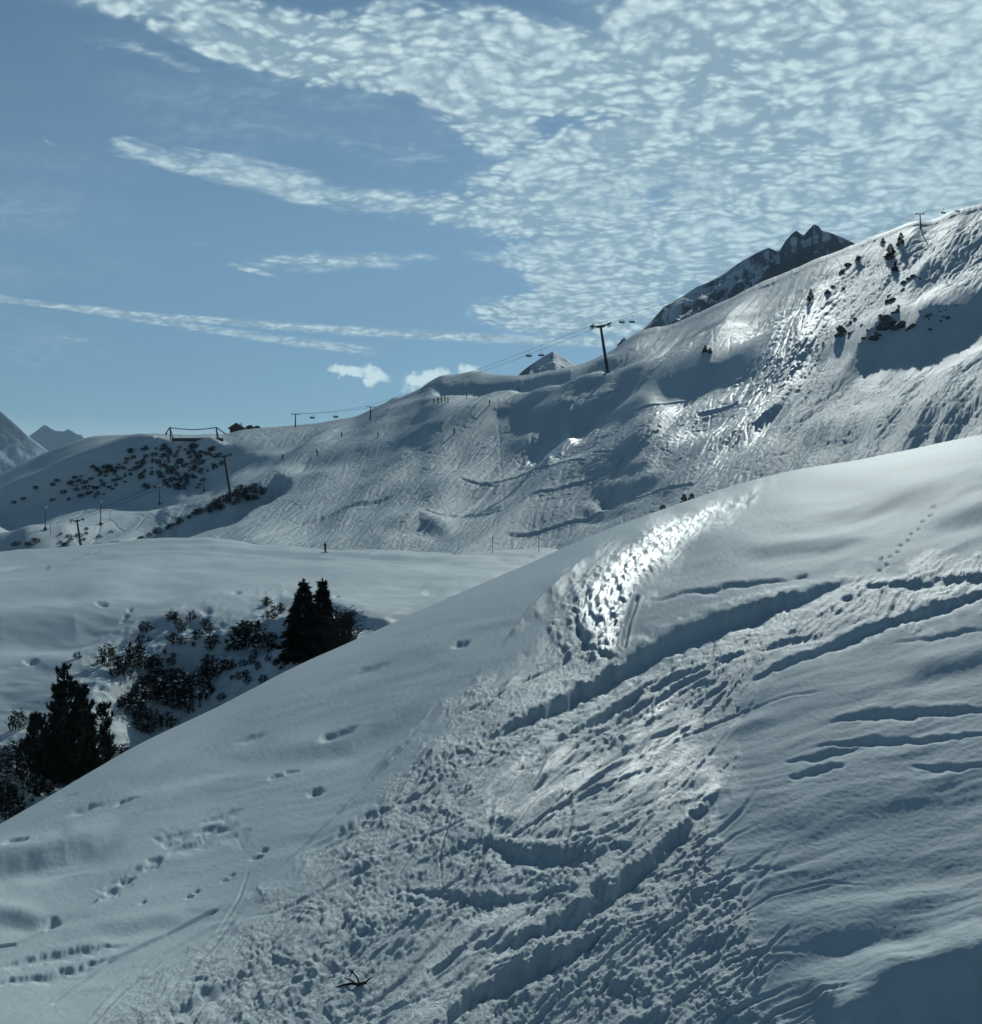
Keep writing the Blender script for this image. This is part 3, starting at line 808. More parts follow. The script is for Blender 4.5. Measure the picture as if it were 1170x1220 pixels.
def build_ski():
    s = S; s.apron = 260.0; X, Y, PX, PY = s.X, s.Y, s.PX, s.PY
    m = s.M
    s.D += .7 * fbm(X / 45, Y / 60, 3, 4)
    f = s.face
    # dark face of the left hill and its lit brow
    f([(-20, 616), (60, 590), (110, 572), (160, 560), (230, 553), (275, 548)], 22, .5, .1)
    f([(0, 572), (40, 560), (90, 540), (130, 527)], 8, -.12)
    f([(-60, 640), (30, 636), (100, 626), (160, 612), (240, 585), (300, 556)], 7, -.45)
    f([(-60, 655), (0, 650), (60, 645), (125, 636)], 9, 1.1)
    s.rim([(-140, 664), (-40, 647), (0, 640), (60, 631), (120, 622), (165, 611), (200, 600)], 12, 3.5, 1.6, .05, .1)
    # bank with shrubs
    s.rim([(100, 650), (140, 645), (190, 622), (240, 603), (290, 583), (330, 572), (352, 570)], 13, 11, .9, .08, .1)
    f([(150, 628), (200, 612), (250, 592)], 6, .30)
    f([(140, 655), (200, 640), (260, 622), (350, 600)], 9, -.18)
    # pistes, left centre
    f([(270, 525), (340, 520), (420, 505), (500, 480)], 6, .16)
    f([(275, 538), (340, 530), (400, 518)], 7, -.25)
    f([(250, 590), (340, 560), (420, 542), (500, 520), (560, 500), (640, 478), (700, 462), (800, 420)], 7, .32)
    f([(300, 570), (420, 555), (520, 530)], 6, -.2)
    f([(420, 515), (500, 486), (560, 470), (640, 462)], 4, .22)
    f([(300, 545), (400, 530), (470, 505), (530, 485)], 4, -.18)
    # flat-topped bank on the skyline
    f([(512, 461), (560, 457), (620, 461), (680, 452), (735, 430)], 7, 1.3, .08)
    f([(640, 470), (700, 455), (800, 418), (900, 375)], 5, -.2)
    # swells and hollows
    f([(740, 470), (800, 452), (860, 432), (930, 412)], 26, .42)
    f([(700, 500), (740, 490), (790, 478)], 14, .2)
    f([(840, 440), (900, 400), (980, 370)], 12, -.30)
    f([(700, 592), (745, 583), (800, 562)], 14, .50)
    f([(690, 568), (740, 562), (800, 552)], 8, .2)
    f([(680, 606), (720, 610), (760, 600)], 8, .35)
    f([(450, 640), (500, 625), (545, 634)], 11, .50)
    f([(330, 612), (400, 600), (470, 575), (540, 558)], 10, -.22)
    f([(430, 612), (520, 588), (620, 570)], 18, .22)
    f([(560, 560), (620, 545), (690, 535)], 9, .2)
    f([(600, 520), (650, 518), (690, 500)], 13, -.35)
    f([(632, 552), (660, 532), (684, 508)], 11, -.75)
    f([(760, 540), (860, 505), (960, 450), (1040, 405)], 17, -.34)
    f([(850, 560), (910, 520), (960, 480)], 16, -.22)
    f([(880, 470), (960, 445), (1040, 418), (1110, 395), (1190, 362), (1290, 325), (1400, 280)], 40, .46, .42)
    f([(940, 560), (1060, 515), (1160, 480), (1300, 430)], 34, .26)
    f([(1060, 345), (1180, 300), (1300, 260)], 26, .32)
    f([(1000, 470), (1100, 455), (1200, 425), (1320, 390)], 16, .14)
    f([(1040, 345), (1100, 335), (1180, 320)], 14, .15)
    f([(900, 500), (1000, 520), (1160, 505)], 24, .14)
    f([(960, 345), (1020, 312), (1060, 300)], 7, .25)
    f([(780, 410), (860, 390), (960, 340)], 4, .25)
    f([(790, 400), (880, 368), (960, 333)], 4, -.2)
    f([(1080, 280), (1120, 276), (1160, 265)], 3, .4)
    # --- surface relief stretched down the fall line
    th = np.radians(np.interp(PX, [-200, 150, 330, 500, 700, 900, 1100, 1300], [14, 22, 28, 31, 33, 40, 47, 47]))
    la = PX * np.cos(th) - PY * np.sin(th); lc = PX * np.sin(th) + PY * np.cos(th)
    lcw = lc + 4 * fbm(PX / 60, PY / 40, 2, 71)
    open_ = smooth(PX, 60, 420) * (1 - .8 * smooth(perlin(PX / 90, PY / 50, 14), .1, .6))
    piste = s.mask([(230, 600), (300, 520), (420, 500), (520, 460), (640, 462), (700, 450), (960, 318), (1000, 300), (900, 380), (700, 470), (520, 530), (330, 575)], 8, 4)
    calm = s.mask([(980, 420), (1080, 360), (1180, 350), (1240, 400), (1100, 430), (1000, 455)], 14, 6)
    calm = np.maximum(calm, s.mask([(730, 480), (800, 435), (925, 400), (900, 430), (800, 480), (750, 490)], 8, 4))
    k = (1 + .6 * smooth(PX, 860, 960)) * (.25 + .75 * open_) * (1 - .65 * piste) * (1 - .8 * calm)
    s.D += k * s.PXm * (.55 * fbm(la / 44, lcw / 5.0, 3, 35, .65) + 1.3 * fbm(la / 90, lcw / 15, 2, 38) + .32 * fbm(PX / 5, PY / 3, 2, 47, .6))
    s.D += s.PXm * 11 * fbm(la / 130, (lc + 14 * perlin(PX / 120, PY / 90, 19)) / 46, 2, 55, .5)
    s.D += piste * s.PXm * .9 * fbm(la / 160, lcw / 6, 3, 39, .6)
    # --- ski tracks
    s.T = np.zeros_like(s.D)
    R = np.random.default_rng(5)
    pxs, pys, am = [], [], []
    for i in range(2300):
        zone = R.random()
        if zone < .62: x, y = R.uniform(760, 1290), R.uniform(240, 560)
        elif zone < .92: x, y = R.uniform(380, 900), R.uniform(440, 640)
        else: x, y = R.uniform(240, 520), R.uniform(500, 640)
        L = R.uniform(18, 170) if R.random() < .8 else R.uniform(150, 330)
        t = np.arange(0, L, .45)
        bas = np.interp(x, [-200, 150, 330, 500, 700, 900, 1100, 1300], [10, 16, 24, 31, 34, 40, 47, 47]) + R.normal(0, 9) + (R.random() < .06) * R.normal(0, 35)
        wl, wa, ph = R.uniform(16, 60), R.uniform(.0, .75) * (R.random() < .7), R.uniform(0, 6.28)
        ang = np.radians(bas) + wa * np.sin(t / wl * 6.28 + ph) + .2 * np.sin(t / 90 + ph * 2)
        xx = x - np.cumsum(np.cos(ang)) * .45; yy = y + np.cumsum(np.sin(ang)) * .45
        pxs.append(xx); pys.append(yy); am.append(np.full(t.shape, R.uniform(.35, 1.0)) * smooth(t, 0, 8) * smooth(L - t, 0, 8))
    pxs, pys, am = map(np.concatenate, (pxs, pys, am))
    s.splat(pxs, pys, am, .75, 2)
    s.D += s.T * s.PXm * (1.35 + .55 * smooth(PX, 820, 960)) * (1 - .75 * calm) * (1 - .5 * piste)
    # a few long curving tracks that read one by one
    for pts in ([(700, 545), (745, 548), (735, 562), (640, 598), (600, 612), (555, 612)], [(545, 570), (590, 572), (545, 610), (500, 612)], [(560, 575), (640, 560), (700, 556)],
                [(600, 640), (650, 625), (700, 612), (760, 590), (830, 575)], [(480, 640), (520, 620), (570, 600)], [(300, 648), (360, 620), (420, 605), (470, 590)],
                [(860, 450), (900, 440), (880, 470), (830, 490)], [(690, 500), (760, 490), (820, 470)]):
        s.groove(pts, 1.3, .45)
    dark = s.mask([(60, 590), (130, 545), (270, 525), (280, 550), (160, 600)], 10)
    s.D += dark * .8 * perlin(X / 7, Y / 10, 77)
    o = s.finish('ski_slope', MSK, {'rough': np.clip(k, 0, 1) * (1 - calm), 'ice': s.mask([(628, 548), (648, 520), (672, 500), (690, 520), (672, 545), (648, 560)], 8, 5) + .32 * s.mask([(820, 585), (850, 520), (900, 440), (960, 400), (940, 450), (900, 530), (870, 585)], 36, 16) + .35 * s.mask([(600, 560), (660, 500), (800, 440), (1000, 350), (960, 430), (860, 570), (700, 560)], 30, 15)}, .7)
    tag(o, 'broad tracked ski slope rising to the ridge behind', kind='structure')


build_ski()

# ------------------------------------------------------------------ valley floor to the horizon
def build_ground():
    n = 60
    r = np.concatenate([[0], np.geomspace(40, 12500, n)])
    t = np.linspace(0, 2 * np.pi, 97)
    R_, T_ = np.meshgrid(r, t, indexing='ij')
    X = R_ * np.cos(T_); Y = R_ * np.sin(T_)
    Z = -150 + 40 * fbm(X / 1500, Y / 1500, 3, 3) * smooth(R_, 300, 2500) - .03 * R_
    o = grid_mesh('ground', X, Y, Z, MSS, {'rough': X * 0, 'ice': X * 0})
    tag(o, 'snow covered valley floor', kind='structure')


build_ground()

# ------------------------------------------------------------------ mountains
def mountain(name, label, sil, base_py, Yc, depth, mat, seed, nc=260, nr=90, rough=1.0, foot=None):
    sil = np.array(sil, float)
    px = np.linspace(sil[0, 0], sil[-1, 0], nc)
    top = np.interp(px, sil[:, 0], sil[:, 1])
    zc = (CY - top) / F * Yc
    zb = (CY - base_py) / F * Yc
    t = np.linspace(-1, 1, nr)[:, None]                    # front foot -> crest -> back foot
    Yg = Yc + t * depth + 0 * px[None, :]
    h = (zc - zb)[None, :]
    Xg = (px[None, :] - CX) / F * Yc + 0 * t
    fall = 1 - np.abs(t) ** .85
    L = h.mean() + 1e-3
    rid = 0; a_ = 1
    for i in range(6):
        s_ = L * .9 / 1.9 ** i
        rid = rid + a_ * (1 - 2 * np.abs(perlin(Xg / s_ + 7 * i + seed, Yg / (s_ * 1.5) + seed, seed + i))); a_ *= .52
    Z = zb + h * fall + rough * L * .13 * (rid - .6) * np.minimum(1, np.abs(t) * 3 + .03) * np.clip(fall * 3, 0, 1)
    Z = np.where(fall <= 0.001, zb - 200, Z)
    Z = Z * (Yg / Yc)                                      # seen at the same height over the whole depth
    o = grid_mesh(name, Xg * (Yg / Yc), Yg, Z, mat)
    tag(o, label, kind='structure')
    return o


MR1 = rock_material('near_peak_rock', (.09, .10, .115), (.46, .52, .56), .74, .02)
MR2 = rock_material('far_peak_rock', (.09, .11, .13), (.42, .49, .56), .70, .0015)
mountain('mountain', 'dark craggy twin summit rising behind the ski slope', [(735, 425), (752, 412), (762, 398), (772, 388), (780, 378), (790, 366), (800, 360), (815, 351), (830, 340), (845, 334), (860, 326), (880, 312), (900, 300), (908, 296), (916, 293), (924, 297), (929, 297), (935, 287), (942, 278), (949, 272), (954, 276), (958, 277), (964, 270), (970, 264), (976, 267), (979, 272), (990, 275), (1002, 280), (1015, 287), (1030, 296), (1060, 310), (1100, 330)],
         440, 1100, 240, MR1, 3, nc=420, nr=110, rough=1.5)
mountain('mountain', 'small pale pyramid peak behind the ridge by the tall pylon', [(596, 462), (612, 452), (622, 442), (632, 434), (644, 426), (652, 421), (659, 417), (668, 423), (678, 428), (688, 434), (705, 440), (730, 450)],
         470, 1200, 160, MR1, 9, nc=160, nr=60)
mountain('mountain', 'low rocky knob on the left skyline', [(446, 492), (456, 482), (462, 477), (468, 473), (474, 472), (480, 478), (495, 484)], 500, 900, 60, MR1, 12, nc=60, nr=30)
mountain('mountain', 'hazy blue mountain wall at the left edge', [(-500, 430), (-300, 420), (-120, 440), (-60, 450), (-20, 470), (0, 487), (15, 500), (28, 512), (40, 522), (70, 545), (110, 570), (200, 600)],
         640, 6500, 800, MR2, 21, nc=300, nr=90, rough=.6)
mountain('mountain', 'distant blue serrated ridge on the left horizon', [(-100, 560), (0, 535), (30, 520), (36, 516), (44, 510), (50, 505), (54, 503), (60, 507), (66, 510), (76, 511), (81, 508), (86, 511), (92, 515), (97, 515), (101, 521), (108, 530), (150, 545), (260, 575), (420, 600)],
         630, 9500, 650, MR2, 31, nc=300, nr=70)

# ------------------------------------------------------------------ object builders
class MB:
    def __init__(s): s.v = []; s.f = []
    def tube(s, pts, rad, n=6, cap=True):
        pts = [Vector(p) for p in pts]
        if not hasattr(rad, '__len__'): rad = [rad] * len(pts)
        base = len(s.v)
        for i, p in enumerate(pts):
            d = (pts[min(i + 1, len(pts) - 1)] - pts[max(i - 1, 0)])
            d = d.normalized() if d.length > 1e-9 else Vector((0, 0, 1))
            up = Vector((0, 0, 1)) if abs(d.z) < .9 else Vector((1, 0, 0))
            a_ = d.cross(up).normalized(); b_ = d.cross(a_)
            for k in range(n):
                t = 2 * math.pi * k / n
                s.v.append(p + (a_ * math.cos(t) + b_ * math.sin(t)) * rad[i])
        for i in range(len(pts) - 1):
            for k in range(n):
                s.f.append((base + i * n + k, base + i * n + (k + 1) % n, base + (i + 1) * n + (k + 1) % n, base + (i + 1) * n + k))
        if cap:
            s.f.append(tuple(base + k for k in range(n))[::-1]); s.f.append(tuple(base + (len(pts) - 1) * n + k for k in range(n)))
    def box(s, c, sz, rot=None):
        c = Vector(c); base = len(s.v); rot = rot or Matrix.Identity(3)
        for x in (-.5, .5):
            for y in (-.5, .5):
                for z in (-.5, .5): s.v.append(c + rot @ Vector((x * sz[0], y * sz[1], z * sz[2])))
        s.f += [tuple(base + i for i in q) for q in ((0, 1, 3, 2), (4, 6, 7, 5), (0, 4, 5, 1), (2, 3, 7, 6), (0, 2, 6, 4), (1, 5, 7, 3))]
    def tri(s, a_, b_, c_):
        n = len(s.v); s.v += [a_, b_, c_]; s.f.append((n, n + 1, n + 2))
    def tuft(s, p, d, L, n, R, spread=.9, w=.17):
        """a brush of needles round direction d"""
        for _ in range(n):
            q = (d + Vector((R.gauss(0, 1), R.gauss(0, 1), R.gauss(0, 1))) * spread * .55).normalized()
            side = q.cross(Vector((R.gauss(0, 1), R.gauss(0, 1), R.gauss(0, 1)))).normalized() * L * w
            l = L * R.uniform(.6, 1.15)
            s.tri(p - side, p + side, p + q * l)
    def build(s, name, mat, parent=None, smooth=False):
        return mesh_obj(name, s.v, s.f, mat, parent, smooth)


def empty(name, loc, rz=0.0):
    o = bpy.data.objects.new(name, None); COL.objects.link(o)
    o.location = loc; o.rotation_euler = (0, 0, rz); o.empty_display_size = .3
    return o


def copy_tree(o, parent=None):
    c = o.copy(); COL.objects.link(c); c.parent = parent
    for ch in list(o.children): copy_tree(ch, c)
    return c


M_NEEDLE = plain('dark_needles', (.010, .018, .013), .75, var=.5, scale=3)
M_NEEDLE2 = plain('pine_needles', (.012, .020, .014), .75, var=.5, scale=3)
M_BARK = plain('bark', (.06, .045, .035), .9)
M_TWIG = plain('twig_bark', (.035, .031, .028), .9)
M_LEAF = plain('dry_leaves', (.024, .027, .022), .8, var=.5, scale=5)
M_STEEL = plain('galvanised_steel', (.07, .076, .082), .55, .4)
M_DARK = plain('dark_steel', (.05, .055, .06), .5, .3)
M_PALE = plain('pale_metal', (.62, .66, .68), .3, .6)
M_ROCK = rock_material('boulder_rock', (.075, .07, .068), (.5, .57, .6), .86, .8)
M_WOOD = plain('weathered_wood', (.09, .065, .05), .85)
M_CLOTH = [plain('jacket_' + n, c, .8) for n, c in (('navy', (.02, .03, .06)), ('black', (.015, .015, .018)), ('red', (.16, .03, .03)), ('grey', (.08, .09, .10)))]


def spruce_parts(H, W, levels, per, mat, R, tufts=7, needles=7, up=-.15, p=1.0, L0=.20):
    tr = MB(); tr.tube([(0, 0, -.4), (0, 0, H * .5), (0, 0, H * .97)], [H * .022, H * .013, .008], 7)
    cr = MB(); lm = MB()
    for i in range(levels):
        t = (i + R.uniform(-.3, .3)) / levels
        z = H * (.05 + .93 * t)
        rad = W * max(.04, (1 - t)) ** p * (.82 if t < .06 else 1)
        for k in range(max(4, int(per * (1 - .5 * t)))):
            a_ = 2 * math.pi * (k / per + R.random())
            r = rad * R.uniform(.72, 1.12)
            dirv = Vector((math.cos(a_), math.sin(a_), 0))
            tip = dirv * r + Vector((0, 0, z + up * r + R.uniform(-.05, .05) * H * .3))
            mid = dirv * r * .5 + Vector((0, 0, z + up * r * .2))
            lm.tube([(0, 0, z), mid, tip], [.018 * H / 6, .012 * H / 6, .004], 3, False)
            n = max(2, int(tufts * r / W) + 1)
            for j in range(n):
                f = .25 + .75 * (j + .5) / n
                q = Vector((0, 0, z)).lerp(mid, min(1, f * 2)) if f < .5 else mid.lerp(tip, f * 2 - 1)
                cr.tuft(q, (dirv + Vector((0, 0, .1 + up))).normalized(), L0 * H / 6 * 2 * R.uniform(.7, 1.2), needles, R)
    cr.tuft(Vector((0, 0, H * .96)), Vector((0, 0, 1)), .06 * H, 12, R, .4)
    return tr, lm, cr


def make_spruce(name, label, loc, H, W, R, **kw):
    tr, lm, cr = spruce_parts(H, W, mat=None, R=R, **kw)
    o = empty(name, loc, R.uniform(0, 6))
    tag(o, label, 'conifer')
    tr.build('trunk', M_BARK, o); tag(lm.build('limbs', M_BARK, o), kind='stuff'); tag(cr.build('crown', M_NEEDLE, o), kind='stuff')
    return o


def make_stone_pine(name, label, loc, H, R):
    """bushy pine: several stems, branch ends turned up like brushes"""
    o = empty(name, loc); tag(o, label, 'conifer')
    tr = MB(); lm = MB(); cr = MB()
    tr.tube([(0, 0, -.6), (.03, 0, H * .4), (0, 0, H * .7), (-.05, 0, H * .97)], [.15, .11, .06, .012], 8)
    stems = [((0, 0), (-.02, 0), 1.0), ((.1, 0), (.24, .05), .84), ((.1, .1), (.50, .1), .70), ((-.1, 0), (-.40, 0), .62), ((.05, -.1), (.36, -.25), .66), ((-.05, -.1), (-.30, -.25), .64),
             ((-.1, 0), (-.55, .1), .40), ((.1, 0), (.62, -.1), .46), ((0, .1), (.1, .4), .68), ((0, .1), (-.2, .35), .6)]
    Wd = H * .42
    for (b0, b1, hh) in stems:
        base = Vector((b0[0], b0[1], H * .12)); top = Vector((b1[0] * Wd * 1.35, b1[1] * Wd * 1.35, H * hh))
        ctrl = Vector((b1[0] * Wd * 1.25, b1[1] * Wd * 1.25, H * .12 + (H * hh - H * .12) * .35))
        P = [base * (1 - t) ** 2 + ctrl * 2 * t * (1 - t) + top * t * t for t in [i / 12 for i in range(13)]]
        lm.tube(P, [.07 * (1 - i / 13) + .01 for i in range(13)], 5, False)
        nb = int(120 * hh)
        for i in range(nb):
            t = (i + R.random()) / nb
            q = P[min(12, int(t * 12))].lerp(P[min(12, int(t * 12) + 1)], (t * 12) % 1)
            a_ = R.uniform(0, 6.283)
            prof = (1 - t) ** .75 * (.55 + .45 * min(1, t * 5 + .3))
            L = (.16 + .62 * prof) * Wd * .62 * R.uniform(.6, 1.25) * (1.0 if hh > .9 else .78)
            d = Vector((math.cos(a_), math.sin(a_), 0))
            pts = [q, q + d * L * .55 + Vector((0, 0, .02 * L)), q + d * L * .9 + Vector((0, 0, .28 * L)), q + d * L + Vector((0, 0, .55 * L))]
            lm.tube(pts, [.022, .016, .012, .006], 3, False)
            m = max(4, int(L / .11))
            for j in range(m):
                f = .2 + .8 * (j + .6) / m; g = f * 3; k = min(2, int(g))
                w = pts[k].lerp(pts[k + 1], g - k); dd = (pts[k + 1] - pts[k]).normalized()
                cr.tuft(w, (dd + Vector((0, 0, .35))).normalized(), R.uniform(.16, .27), 12, R, .75, .12)
        for j in range(6): cr.tuft(P[-1] - Vector((0, 0, .1 * j)), Vector((0, 0, 1)), .3, 14, R, .7, .16)
    for _ in range(900):
        t = R.random() ** 1.2 * .9; a_ = R.uniform(0, 6.283); r = (.04 + .46 * (1 - t) ** 1.05) * H * R.uniform(.3, 1) * (.75 + .25 * math.sin(a_ * 3 + t * 9))
        d = Vector((math.cos(a_), math.sin(a_), .9)).normalized()
        cr.tuft(Vector((math.cos(a_) * r, math.sin(a_) * r, H * (.04 + .94 * t))), d, R.uniform(.18, .3), 12, R, .7, .12)
    tr.build('trunk', M_BARK, o); tag(lm.build('limbs', M_BARK, o), kind='stuff'); tag(cr.build('crown', M_NEEDLE2, o), kind='stuff')
    return o


def make_bush(name, loc, H, W, R, stems=9, leaves=5, twigs=5, leafsize=.06, mat=None, spread=.2, snow=0):
    """leafless or sparse bush: forking stems with small dry leaves"""
    o = empty(name, loc, R.uniform(0, 6))
    tw = MB(); lf = MB()
    for i in range(stems):
        a_ = R.uniform(0, 6.283); r = R.uniform(.2, 1) * W
        tip = Vector((math.cos(a_) * r, math.sin(a_) * r, H * (1 - .8 * (r / W) ** 2) * R.uniform(.8, 1.1)))
        mid = Vector((tip.x * .35, tip.y * .35, tip.z * .55))
        foot = Vector((tip.x * spread, tip.y * spread, -.1)); mid = Vector((tip.x * (spread * .5 + .5), tip.y * (spread * .5 + .5), tip.z * .55))
        tw.tube([foot, mid, tip], [.022 * H, .014 * H, .005 * H], 3, False)
        for j in range(twigs):
            f = R.uniform(.3, 1)
            q = mid.lerp(tip, f) if R.random() < .7 else foot.lerp(mid, .15 + .85 * f)
            e_ = q + Vector((R.gauss(0, 1), R.gauss(0, 1), R.uniform(.0, 1.2))) * .17 * (H + W) * .5
            tw.tube([q, e_], [.008 * H, .003 * H], 3, False)
            for k in range(leaves):
                c_ = q.lerp(e_, R.uniform(.2, 1.1))
                u_ = Vector((R.gauss(0, 1), R.gauss(0, 1), R.gauss(0, 1))).normalized() * leafsize * R.uniform(.6, 1.5)
                v_ = u_.cross(Vector((R.gauss(0, 1), R.gauss(0, 1), R.gauss(0, 1)))).normalized() * leafsize * .8
                lf.tri(c_ - u_, c_ + v_, c_ + u_)
    if snow:
        sn = MB()
        for i in range(snow):
            a_ = R.uniform(0, 6.283); r = R.uniform(0, 1) * W; zz = H * (1 - .8 * (r / W) ** 2) * R.uniform(.35, .95); q = Vector((math.cos(a_) * r, math.sin(a_) * r, zz)); L = R.uniform(.04, .13)
            n0 = len(sn.v); ring = [q + Vector((math.cos(k * 1.26) * L * R.uniform(.7, 1.3), math.sin(k * 1.26) * L * R.uniform(.6, 1.1), R.uniform(-.02, .01))) for k in range(5)]
            sn.v += ring + [q + Vector((0, 0, L * .5))]
            for k in range(5): sn.f.append((n0 + k, n0 + (k + 1) % 5, n0 + 5))
        tag(sn.build('caught_snow', MSS, o), kind='stuff')
    tag(tw.build('twigs', M_TWIG, o), kind='stuff'); tag(lf.build('foliage', mat or M_LEAF, o), kind='stuff')
    return o


def top_height(P, py_top):
    return max(.3, (CY - py_top) / F * P.y - P.z)


# ------------------------------------------------------------------ trees
def build_trees():
    R = random.Random(3)
    P = B.pick(78, 948); P.z -= .1
    o = make_stone_pine('stone_pine', 'bushy dark pine with upturned branch ends in the gully at the lower left', P, 5.6, R); o.scale = (top_height(P, 796) / 5.6,) * 3
    P = B.pick(362, 786); P.z -= .2
    o = make_spruce('spruce', 'broader left spruce of the dark pair on the shelf above the gully', P, 5.8, 1.95, R, levels=38, per=15, tufts=10, needles=8, p=.85, L0=.20)
    o['group'] = 'pair of dark spruces'; o.scale = (top_height(P, 690) / 5.8,) * 3
    P = B.pick(384, 784); P.z -= .2
    o = make_spruce('spruce', 'slimmer right spruce of the dark pair, beside the twiggy bush', P, 5.8, 1.4, R, levels=38, per=13, tufts=8, needles=8, p=.8, L0=.20)
    o['group'] = 'pair of dark spruces'; o.scale = (top_height(P, 690) / 5.8,) * 3
    # small conifers far up the slope
    proto = None
    small = [(S, 1061, 309, 290, 'tiny'), (S, 1066, 324, 311, 'a'), (S, 1073, 292, 276, 'b'), (S, 966, 358, 343, 'c'), (S, 790, 611, 601, 'd'), (S, 815, 603, 588, 'e'), (S, 824, 601, 587, 'f'), (S, 1052, 290, 283, 'g'),
             (S, 840, 420, 411, 'h'), (S, 846, 421, 414, 'i')]
    labels = ['bushy dark tree high on the right slope, above the one casting a long shadow', 'lone dark tree casting a long thin shadow on the right slope', 'dark tree just below the ridge-top pylon on the right',
              'faint pale larch standing in the upper middle of the slope', 'low dark conifer left of the two behind the foreground crest', 'taller left conifer of the close pair behind the foreground crest',
              'right conifer of the close pair behind the foreground crest', 'small dark conifer on the skyline left of the ridge-top pylon', 'left of two tiny conifers at the upper edge of the shaded hollow', 'right of two tiny conifers at the upper edge of the shaded hollow']
    wid = [.42, .36, .33, .3, .6, .42, .4, .5, .45, .5]
    for i, (sh, x, y, yt, _) in enumerate(small):
        P = sh.pick(x, y); P.z -= .3; H = top_height(P, yt)
        if proto is None:
            proto = make_spruce('conifer', labels[0], P, 5.0, 1.6, R, levels=18, per=11, tufts=5, needles=9, p=.7, L0=.26)
            o = proto
        else:
            o = copy_tree(proto); o.location = P
        o.scale = (wid[i] * H / 1.6 * 1, wid[i] * H / 1.6, H / 5.0); o.rotation_euler = (R.uniform(-.05, .05), R.uniform(-.06, .06), R.uniform(0, 6))
        tag(o, labels[i], 'conifer', 'small conifers on the far slope')


build_trees()


def inpoly(x, y, poly):
    c = False
    for k in range(len(poly)):
        (x0, y0), (x1, y1) = poly[k], poly[(k + 1) % len(poly)]
        if (y0 > y) != (y1 > y) and x < (x1 - x0) * (y - y0) / (y1 - y0) + x0: c = not c
    return c


def scatter(poly, n, R, mind=0.0):
    xs = [p[0] for p in poly]; ys = [p[1] for p in poly]; out = []
    for _ in range(n * 60):
        if len(out) >= n: break
        x, y = R.uniform(min(xs), max(xs)), R.uniform(min(ys), max(ys))
        if inpoly(x, y, poly) and all((x - a_) ** 2 + (y - b_) ** 2 * 2 > mind ** 2 for a_, b_ in out): out.append((x, y))
    return out


